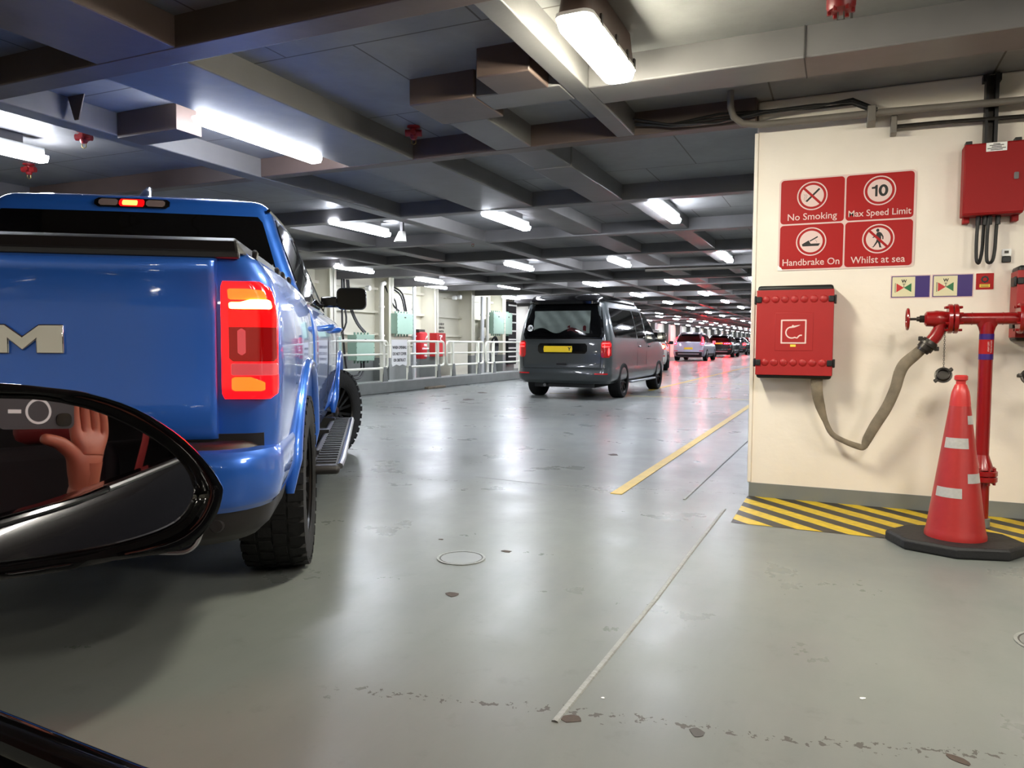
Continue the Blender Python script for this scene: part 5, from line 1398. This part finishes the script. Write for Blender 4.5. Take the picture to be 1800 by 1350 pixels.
vb.rear_patch(0.86, 1.05, -0.50, 0.50, 0.004, nz=4, rc=0.04).build('plate_recess', M['black_gloss'], V)
npl = vb.rear_patch(0.885, 1.0, -0.38, 0.21, 0.012, nz=2, rc=0.01).build('number_plate', M['plate_yellow'], V)
text('lettering', 'Y', 0.085, M['black'], lambda q: vb.rear(0.155 + q[0], 0.943 + q[1], 0.022 + q[2]), V, 0.001, 0.004)
MB().loft([[vb.rear(x, z, d) for x in [-0.10 + 0.2 * k / 8 for k in range(9)]] for z, d in ((0.64, 0.006), (0.645, 0.02), (0.685, 0.02), (0.69, 0.006))], False).build('tow_cover', M['black'], V, 0)
MB().tube([vb.rear(x, 0.585, 0.002) for x in [-0.86 + 1.72 * k / 16 for k in range(17)]], 0.006, 6).build('bumper_gap', M['black'], V)
MB().tube([vb.rear(x, z, 0.002) for x, z in ((-0.80, 0.60), (-0.83, 0.9), (-0.84, 1.1))], 0.006, 6).tube([vb.rear(x, z, 0.002) for x, z in ((0.76, 0.60), (0.77, 0.9), (0.80, 1.1))], 0.006, 6).build('tailgate_gap', M['black'], V)
for s in (1, -1):
    def mir(mb, s=s):
        if s < 0: mb.v = [(-x, y, z) for x, y, z in mb.v]
        return mb
    L_ = mir(vb.rear_patch(0.79, 1.10, 0.765, 0.944, 0.008, nz=8, nx=12, rc=0.03)).build('tail_lamp', M['lamp_red_dark'], V)
    mir(vb.rear_patch(0.975, 1.07, 0.78, 0.935, 0.014, nz=4, nx=12, rc=0.02)).build('lens', M['lamp_red_mid'], L_)
    for z0, z1, a, b_ in ((1.045, 1.06, 0.79, 0.92), (0.985, 1.0, 0.79, 0.92), (0.83, 0.97, 0.895, 0.92)):
        mir(vb.rear_patch(z0, z1, a, b_, 0.019, nz=3, nx=8, rc=0.008)).build('light_bar', M['lamp_van'], L_)
    mir(vb.rear_patch(0.475, 0.50, 0.66, 0.90, 0.006, nz=2)).build('reflector', M['reflector_red'], V)
    vb.side_patch(1.16, 1.72, -0.62, lambda t: 0.98, 0.005, s, rc=0.05).build('side_window', M['glass_dark'], V)
    vb.side_patch(1.16, 1.72, 1.02, lambda t: 1.72, 0.005, s, rc=0.05).build('side_window', M['glass_dark'], V)
    vb.side_patch(1.16, 1.72, 1.82, lambda t: 2.82 - 0.75 * t, 0.005, s, rc=0.04).build('front_window', M['glass_dark'], V)
    for y in (1.0, 1.78):
        vb.side_patch(0.42, 1.72, y - 0.006, y + 0.006, 0.002, s, ny=2).build('door_gap', M['black'], V, 0)
    MB().box(s * 0.93, s * 1.04, 2.62, 2.70, 1.10, 1.17).build('mirror_arm', M['black'], V, 35, 0.01)
    MB().loft([[(s * (1.08 + u), y, 1.20 + v) for u, v in rrect(0.20 * k, 0.22 * k, 0.05 * k, 4)] for y, k in ((2.60, 0.95), (2.62, 1.0), (2.68, 0.95), (2.74, 0.6))]).build('door_mirror', M['black_gloss'], V, 40)
    for y in (1.08, 1.9):
        MB().box(s * 0.945, s * 0.975, y, y + 0.16, 0.98, 1.01).build('door_handle', M['van_grey'], V, 35, 0.01)
    MB().box(s * 0.90, s * 0.99, 0.5, 2.5, 0.27, 0.31).build('side_bar', M['silver_trim'], V, 35, 0.012)
    for y in (0.0, 3.0):
        wheel(V, s * 0.83, y, 0.345, 0.25, 0.25, s, 0, 5, False, 'rim_dark', True)
    MB().tube([(s * 0.70, -0.6 + 0.3 * k, 1.90 + (0.0 if 0 < k < 7 else -0.03)) for k in range(8)], 0.012, 6).build('roof_rail', M['black_gloss'], V)
    MB().box(s * 0.55, s * 0.88, 3.66, 3.84, 0.78, 0.95).build('headlamp', M['lamp_clear'], V, 35, 0.03)
MB().loft([[vb.front(x, z, 0.006) for x in [-0.70 + 1.4 * k / 12 for k in range(13)]] for z in (1.22, 1.4, 1.6, 1.78)], False).build('windscreen', M['glass_dark'], V, solid=0.008)
MB().box(-0.6, 0.6, -0.8, 3.4, 0.22, 0.34).build('underbody', M['black'], V, 0)
MB().cyl((-0.35, -0.93, 0.26), (-0.35, -0.6, 0.26), 0.03, n=12).build('exhaust', M['steel'], V)

# ------------------------------------------------------------------ queue of cars further on
def car(name, label, loc, rotz, scale, paint, kind, high=1.65, wide=0.93, plate_z=0.72, lower='bumper_black', amber=False):
    c = thing(name, label, 'car', loc, rotz, None, scale)
    H = high
    b_ = Body([(0.26, wide - 0.07, -0.86, 3.45, 0.2, 0.3, 0.06, 0.12), (0.34, wide - 0.03, -0.93, 3.55, 0.22, 0.34, 0.08, 0.14), (0.50, wide, -0.96, 3.58, 0.24, 0.36, 0.09, 0.18), (0.70, wide, -0.93, 3.58, 0.22, 0.36, 0.08, 0.2), (0.90, wide - 0.015, -0.90, 3.45, 0.22, 0.4, 0.08, 0.24),
               (1.02, wide - 0.05, -0.88, 2.9, 0.2, 0.4, 0.07, 0.2), (1.10, wide - 0.09, -0.86, 2.45, 0.2, 0.36, 0.07, 0.16), (H - 0.30, wide - 0.19, -0.72, 1.95, 0.2, 0.3, 0.06, 0.12), (H - 0.12, wide - 0.28, -0.56, 1.5, 0.2, 0.3, 0.06, 0.1), (H - 0.04, wide - 0.36, -0.42, 1.25, 0.2, 0.3, 0.05, 0.1), (H, wide - 0.48, -0.25, 1.0, 0.2, 0.3, 0.05, 0.1)], tap=0.045)
    o = b_.solid(3).build('body', M[paint], c)
    cut(o, [arch(0, 0.34, 0.375, 0.5), arch(0, 0.34, 0.375, 0.5, s=-1), arch(2.7, 0.34, 0.375, 0.5), arch(2.7, 0.34, 0.375, 0.5, s=-1)], M['black'])
    b_.rear_patch(1.10, H - 0.13, lambda t: -(wide - 0.16 - 0.17 * t), lambda t: (wide - 0.16 - 0.17 * t), 0.006, rc=0.06).build('rear_window', M['glass_dark'], c)
    lw = b_.rear_patch(0.27, 0.52, -(wide - 0.06), wide - 0.06, 0.006, nz=4).build('lower_bumper', M[lower], c)
    b_.rear_patch(0.37, 0.44, -0.62, 0.62, 0.014, nz=2).build('skid_trim', M['silver_trim'], lw)
    if kind != 'orange':
        b_.rear_patch(plate_z - 0.055, plate_z + 0.055, -0.26, 0.26, 0.012, nz=2, rc=0.01).build('number_plate', M['plate_yellow'], c)
    b_.rear_patch(H - 0.105, H - 0.065, -0.20, 0.20, 0.05, nz=2).build('high_brake_lamp', M['lamp_far_hot'], c)
    MB().loft([[b_.rear(x, z, d) for x in [-(wide - 0.33) + 2 * (wide - 0.33) * k / 10 for k in range(11)]] for z, d in ((H - 0.12, 0.0), (H - 0.12, 0.12), (H - 0.09, 0.13), (H - 0.05, 0.0))], False).build('spoiler', M[paint], c, 40, solid=0.012)
    for s in (1, -1):
        def mir(mb, s=s):
            if s < 0: mb.v = [(-x, y, z) for x, y, z in mb.v]
            return mb
        if kind == 'tall':
            l_ = mir(b_.rear_patch(0.93, 1.08, wide - 0.21, wide - 0.03, 0.012, nz=6, nx=8, rc=0.02)).build('tail_lamp', M['lamp_red_base'], c)
            mir(b_.rear_patch(0.955, 1.04, wide - 0.19, wide - 0.06, 0.02, nz=4, nx=8, rc=0.02)).build('bulb', M['lamp_far_hot'], l_)
            mir(b_.rear_patch(1.08, 1.36, lambda t: wide - 0.13 - 0.07 * t, lambda t: wide - 0.06 - 0.085 * t, 0.014, nz=6, nx=6)).build('upper_lens', M['lamp_far'], l_)
        elif kind == 'bar':
            l_ = mir(b_.rear_patch(0.93, 1.02, 0.30, wide - 0.05, 0.012, nz=4, nx=10, rc=0.02)).build('tail_lamp', M['lamp_red_base'], c)
            for a in (0.36, 0.50, 0.64):
                mir(b_.rear_patch(0.94, 1.01, lambda t, a=a: a + 0.05 * t, lambda t, a=a: a + 0.07 + 0.05 * t, 0.02, nz=3, nx=4)).build('light_bar', M['lamp_far_hot'], l_)
            if s > 0: b_.rear_patch(0.985, 1.005, -0.3, 0.3, 0.012, nz=2).build('light_strip', M['lamp_far'], c)
        else:
            l_ = mir(b_.rear_patch(0.84, 1.04, wide - 0.34, wide - 0.03, 0.012, nz=5, nx=8, rc=0.03)).build('tail_lamp', M['lamp_red_base'], c)
            mir(b_.rear_patch(0.88, 1.0, wide - 0.29, wide - 0.07, 0.02, nz=4, nx=8, rc=0.03)).build('bulb', M['lamp_amber' if amber else 'lamp_far'], l_)
        mir(b_.rear_patch(0.56, 0.60, wide - 0.30, wide - 0.06, 0.01, nz=2)).build('reflector', M['reflector_red'], c)
        b_.side_patch(1.06, H - 0.17, -0.42, lambda t: 0.72, 0.005, s, rc=0.06).build('side_window', M['glass_dark'], c)
        b_.side_patch(1.06, H - 0.17, 0.78, lambda t: 2.15 - 0.75 * t, 0.005, s, rc=0.05).build('side_window', M['glass_dark'], c)
        b_.side_patch(0.30, 0.44, 0.42, 2.28, 0.006, s, nz=2).build('sill_trim', M['bumper_black'], c)
        MB().loft([[(s * (wide + 0.08 + u), y, 1.10 + v) for u, v in rrect(0.19 * k, 0.14 * k, 0.04 * k, 4)] for y, k in ((1.75, 0.95), (1.78, 1.0), (1.86, 0.8), (1.9, 0.5))]).build('door_mirror', M[paint] if kind != 'orange' else M['black_gloss'], c, 40)
        MB().box(s * (wide - 0.1), s * (wide + 0.03), 1.80, 1.87, 1.04, 1.08).build('mirror_arm', M['black'], c, 0)
        for y in (0.0, 2.7):
            wheel(c, s * (wide - 0.12), y, 0.35, 0.23, 0.24, s, 0, 5, False, 'rim_grey')
    MB().loft([[b_.front(x, z, 0.006) for x in [-(wide - 0.28) + 2 * (wide - 0.28) * k / 10 for k in range(11)]] for z in (1.14, 1.3, H - 0.16)], False).build('windscreen', M['glass_dark'], c, solid=0.008)
    MB().box(-wide + 0.3, wide - 0.3, -0.75, 3.2, 0.2, 0.3).build('underbody', M['black'], c, 0)
    return c
car('car', 'silver car with red tail lamps and a yellow number plate, beyond the campervan', (-8.66, 47.3, 0), 0, 1.08, 'silver_paint', 'tall')
car('car', 'black car with a lit red bar across its tail, next ahead of the silver car', (-8.98, 61.9, 0), 0, 1.13, 'black_paint', 'bar', 1.63, 0.95, 0.98)
car('car', 'dark car with red lamps, third in the far queue', (-9.45, 75.9, 0), 0, 1.12, 'dark_paint', 'low', 1.55)
car('car', 'red car farthest in the queue beside the wall corner', (-10.35, 88.5, 0), 0, 1.15, 'red_paint', 'low', 1.6)
car('car', 'pale car mostly hidden behind the campervan, its amber-lit tail showing', (-7.22, 29.3, 0), 0.19, 1.0, 'white_paint', 'orange', 1.62, amber=True)

# ------------------------------------------------------------------ the car the picture is taken from: door, mirror
OA = math.radians(83.9)
OC = thing('car', 'dark car at the lower left whose door mirror and window ledge are in view', 'car', (0, 0, 0), OA)
M0 = Vector((0.346, 0.628, 0.985)); e1 = Vector((0.876, -0.483, 0.0)).normalized(); mn = Vector((-0.481, -0.872, 0.091)).normalized()
e2 = mn.cross(e1) if mn.cross(e1).z > 0 else e1.cross(mn)
def mp_(a, b_, d): return tuple(M0 + e1 * a + e2 * b_ + mn * d)
GL = [(-0.100, 0.017), (-0.089, 0.021), (-0.045, 0.019), (-0.014, 0.016), (0.018, 0.007), (0.047, -0.008), (0.074, -0.028), (0.091, -0.049), (0.097, -0.067), (0.096, -0.078), (0.086, -0.093), (0.067, -0.102), (0.032, -0.109), (-0.01, -0.112), (-0.048, -0.113), (-0.091, -0.112), (-0.106, -0.105), (-0.116, -0.08), (-0.118, -0.04), (-0.112, -0.005)]
OU = [(-0.100, 0.030), (-0.087, 0.032), (-0.044, 0.031), (-0.014, 0.027), (0.018, 0.021), (0.052, 0.007), (0.082, -0.015), (0.105, -0.040), (0.119, -0.063), (0.121, -0.073), (0.115, -0.092), (0.101, -0.110), (0.080, -0.120), (0.031, -0.1215), (-0.01, -0.125), (-0.048, -0.125), (-0.095, -0.124), (-0.118, -0.112), (-0.126, -0.08), (-0.126, -0.02)]
def smooth_loop(P, n=3):
    N = len(P); out = []
    for i in range(N):
        p0, p1, p2, p3 = [Vector(P[(i + k) % N]) for k in (-1, 0, 1, 2)]
        for k in range(n):
            t = k / n
            out.append(0.5 * ((2 * p1) + (-p0 + p2) * t + (2 * p0 - 5 * p1 + 4 * p2 - p3) * t * t + (-p0 + 3 * p1 - 3 * p2 + p3) * t ** 3))
    return [(v.x, v.y) for v in out]
GLs, OUs = smooth_loop(GL), smooth_loop(OU)
CX, CY = -0.01, -0.048
def rg(P, s, d): return [mp_(CX + (u - CX) * s, CY + (v - CY) * s, d) for u, v in P]
hs = MB().loft([rg(GLs, 0.98, -0.012), rg(GLs, 1.0, 0.004), rg(GLs, 1.02, 0.007), [mp_(0.45 * g[0] + 0.55 * o_[0], 0.45 * g[1] + 0.55 * o_[1], 0.011) for g, o_ in zip(GLs, OUs)], rg(OUs, 0.985, 0.009), rg(OUs, 1.0, 0.0), rg(OUs, 0.985, -0.03), rg(OUs, 0.90, -0.06), rg(OUs, 0.72, -0.085), rg(OUs, 0.4, -0.10)], True, False)
hs.f.append(tuple(len(hs.v) - len(GLs) + k for k in range(len(GLs))))
HS = hs.build('door_mirror', M['black_gloss'], OC, 60)
R_ = 2.0
gm = MB()
rings = []
for s in [0.02] + [k / 14 for k in range(1, 15)]:
    rings.append([mp_(CX + (u - CX) * s, CY + (v - CY) * s, -(((CX + (u - CX) * s) ** 2 + (CY + (v - CY) * s) ** 2) / (2 * R_))) for u, v in GLs])
gm.loft(rings, True, False)
gm.f.append(tuple(range(len(GLs))))
GLS = gm.build('mirror_glass', M['mirror_glass'], HS, 80)
GLS['label'] = 'convex mirror glass reflecting a hand with a phone'
MB().tube([tuple(v) for v in resample([mp_(a, b_, 0.006) for a, b_ in ((0.100, -0.106), (0.095, -0.116), (0.085, -0.121), (0.066, -0.1185))], 4)], 0.0025, 8).build('rim_glint', M['steel'], HS)  # bright strip modelled for the reflection along the housing's lower rim
MB().sweep([(0.17, 0.60, 0.90), (0.24, 0.66, 0.91), (0.30, 0.70, 0.93)], [(0.03, 0.03), (0.028, 0.035), (0.03, 0.04)], 12).build('mirror_foot', M['black_gloss'], OC)
# door skin
dp = [(0.136, 0.889), (0.150, 0.886), (0.158, 0.868), (0.176, 0.80), (0.190, 0.70), (0.192, 0.56), (0.18, 0.42), (0.15, 0.26), (0.10, 0.24), (0.10, 0.889)]
def belt(y): return 0.10 * (0.25 - max(y, -0.9)) if y < 0.25 else 0.05 * (0.25 - y)
def skin_(y0, y1):
    n = 8
    return MB().loft([[(u, y0 + (y1 - y0) * k / n, v + belt(y0 + (y1 - y0) * k / n) * max(0, (v - 0.24) / 0.65)) for u, v in dp] for k in range(n + 1)])
skin_(-0.395, 0.68).build('front_door', M['own_paint'], OC, 40)
skin_(-1.55, -0.405).build('back_door', M['own_paint'], OC, 40)
MB().box(-1.5, 0.15, 0.69, 1.9, 0.24, 0.80).build('front_body', M['own_paint'], OC, 35, 0.08)
MB().box(-1.5, 0.16, -2.5, -1.56, 0.24, 0.92).build('rear_body', M['own_paint'], OC, 35, 0.08)
MB().box(-1.52, -1.42, -1.55, 0.68, 0.24, 0.89).build('far_door', M['own_paint'], OC, 35, 0.02)
MB().sweep([(0.155, y, 0.889 + belt(y)) for y in (-1.6, -1.2, -0.9, -0.4, 0.0, 0.16)], [(0.009, 0.008)] * 6, 10).build('belt_trim', M['steel'], OC)
MB().sweep([(0.155, y, 0.889 + belt(y)) for y in (0.165, 0.25, 0.6)], [(0.009, 0.007)] * 3, 10).build('belt_trim', M['black_gloss'], OC)
MB().box(0.10, 0.145, -0.46, -0.39, 0.89, 1.37).build('pillar', M['black_gloss'], OC, 35, 0.01)
MB().add([(0.135, -0.47, 0.97), (0.135, -1.5, 1.03), (0.09, -1.25, 1.35), (0.09, -0.47, 1.37)], [(0, 1, 2, 3)]).build('back_window', M['glass_dark'], OC, 0, solid=0.005)
MB().box(-1.42, 0.09, -1.6, 0.1, 1.37, 1.41).build('roof', M['own_paint'], OC, 35, 0.02)
MB().box(-1.45, 0.0, -1.6, 0.7, 0.25, 0.33).build('cabin_floor', M['black'], OC, 0)
MB().box(-1.42, -0.08, -1.62, -1.55, 0.3, 1.37).build('cabin_rear', M['seat_dark'], OC, 0)
st_ = MB().box(-0.62, -0.14, -0.62, -0.42, 0.42, 1.02).box(-0.62, -0.14, -0.5, 0.05, 0.33, 0.5).build('seat', M['seat_dark'], OC, 35, 0.05)
MB().box(-0.48, -0.26, -0.60, -0.50, 1.03, 1.2).build('headrest', M['seat_red'], st_, 35, 0.04)
MB().box(-1.4, -0.12, -1.5, -1.15, 0.42, 1.05).build('back_seat', M['seat_dark'], OC, 35, 0.05)
MB().sweep([(0.05, -0.40, 1.25), (0.03, -0.36, 1.0), (-0.02, -0.3, 0.75), (-0.1, -0.25, 0.5)], [(0.024, 0.003)] * 4, 8, up=(1, 0, 0)).build('seat_belt', M['seat_red'], OC)
for x in (0.06, -1.38):
    for y in (1.2, -1.6):
        wheel(OC, x, y, 0.32, 0.22, 0.22, 1 if x > 0 else -1, 0, 5)
# the phone and the hand behind it
Rt = Vector(CR); Up = -Vector(CD); Fw = Vector(CF)
eye = Vector((0, 0, 1.05))
def hp_(a, b_, c): return tuple(eye + Rt * a + Up * b_ + Fw * c)
PH = thing('phone', 'dark phone with a pale ring on its back, seen reflected in the door mirror', 'phone', (0, 0, 0))
fph = lambda p: hp_(-0.055 + p[0], 0.018 + p[1], -0.012 + p[2])
MB().prism(rrect(0.158, 0.076, 0.012, 6), -0.009, 0.0, fph).build('body', M['phone_back'], PH, 35)
MB().ring(0.0225, 0.0275, 0.0, 0.0006, fph).build('ring', M['phone_ring'], PH, 0)
MB().box(-0.062, -0.036, -0.004, 0.004, 0.0, 0.0006, fph).build('ring', M['phone_ring'], PH, 0)
MB().prism(rrect(0.034, 0.03, 0.012, 6, 0.055, -0.018), 0.0, 0.003, fph).build('camera_bump', M['black_gloss'], PH, 35)
HN = bpy.data.meshes.new('hand')
vs, es, rr = [], [], []
HX = 0.026
def vtx(a, b_, c, r, par=None):
    vs.append(hp_(0.075 + (a - 0.075) * 1.45 + HX, b_ * 1.15, c)); rr.append(r * 1.38)
    if par is not None: es.append((par, len(vs) - 1))
    return len(vs) - 1
w0 = vtx(0.055, -0.112, -0.042, 0.025)
e0 = vtx(0.056, -0.18, -0.065, 0.028, w0)
vtx(0.056, -0.27, -0.11, 0.033, e0)
pm = vtx(0.055, -0.085, -0.034, 0.030, w0)
pk = vtx(0.056, -0.055, -0.032, 0.029, pm)
for i, (dx, ln) in enumerate(((-0.022, 0.92), (-0.004, 1.0), (0.014, 0.95), (0.030, 0.78))):
    k0 = vtx(0.054 + dx, -0.026 - 0.004 * abs(i - 1), -0.030 - 0.003 * i, 0.0105, pk)
    k1 = vtx(0.050 + dx * 0.95, -0.026 + 0.036 * ln, -0.028, 0.0092, k0)
    k2 = vtx(0.044 + dx * 0.85, -0.026 + 0.060 * ln, -0.022, 0.0084, k1)
    vtx(0.034 + dx * 0.7, -0.026 + 0.075 * ln, -0.014, 0.0076, k2)
t0 = vtx(0.030, -0.072, -0.030, 0.015, pm)
t1 = vtx(0.006, -0.045, -0.026, 0.0125, t0)
vtx(-0.026, -0.034, -0.022, 0.0100, t1)
HN.from_pydata(vs, es, [])
HO = bpy.data.objects.new('person', HN)
COL.objects.link(HO)
HN.materials.append(M['skin'])
HO.modifiers.new('skin', 'SKIN')
for i, d in enumerate(HN.skin_vertices[0].data):
    d.radius = (rr[i], rr[i] * (0.72 if i in (pm, pk) else 0.95)); d.use_root = (i == w0)
sb_ = HO.modifiers.new('sub', 'SUBSURF'); sb_.levels = 2; sb_.render_levels = 2
dg = bpy.context.evaluated_depsgraph_get()
me = bpy.data.meshes.new_from_object(HO.evaluated_get(dg))
HO.modifiers.clear(); HO.data = me
me.polygons.foreach_set('use_smooth', [True] * len(me.polygons))
if not me.materials: me.materials.append(M['skin'])
tag(HO, 'person holding up a phone, the raised hand reflected in the door mirror', 'person')
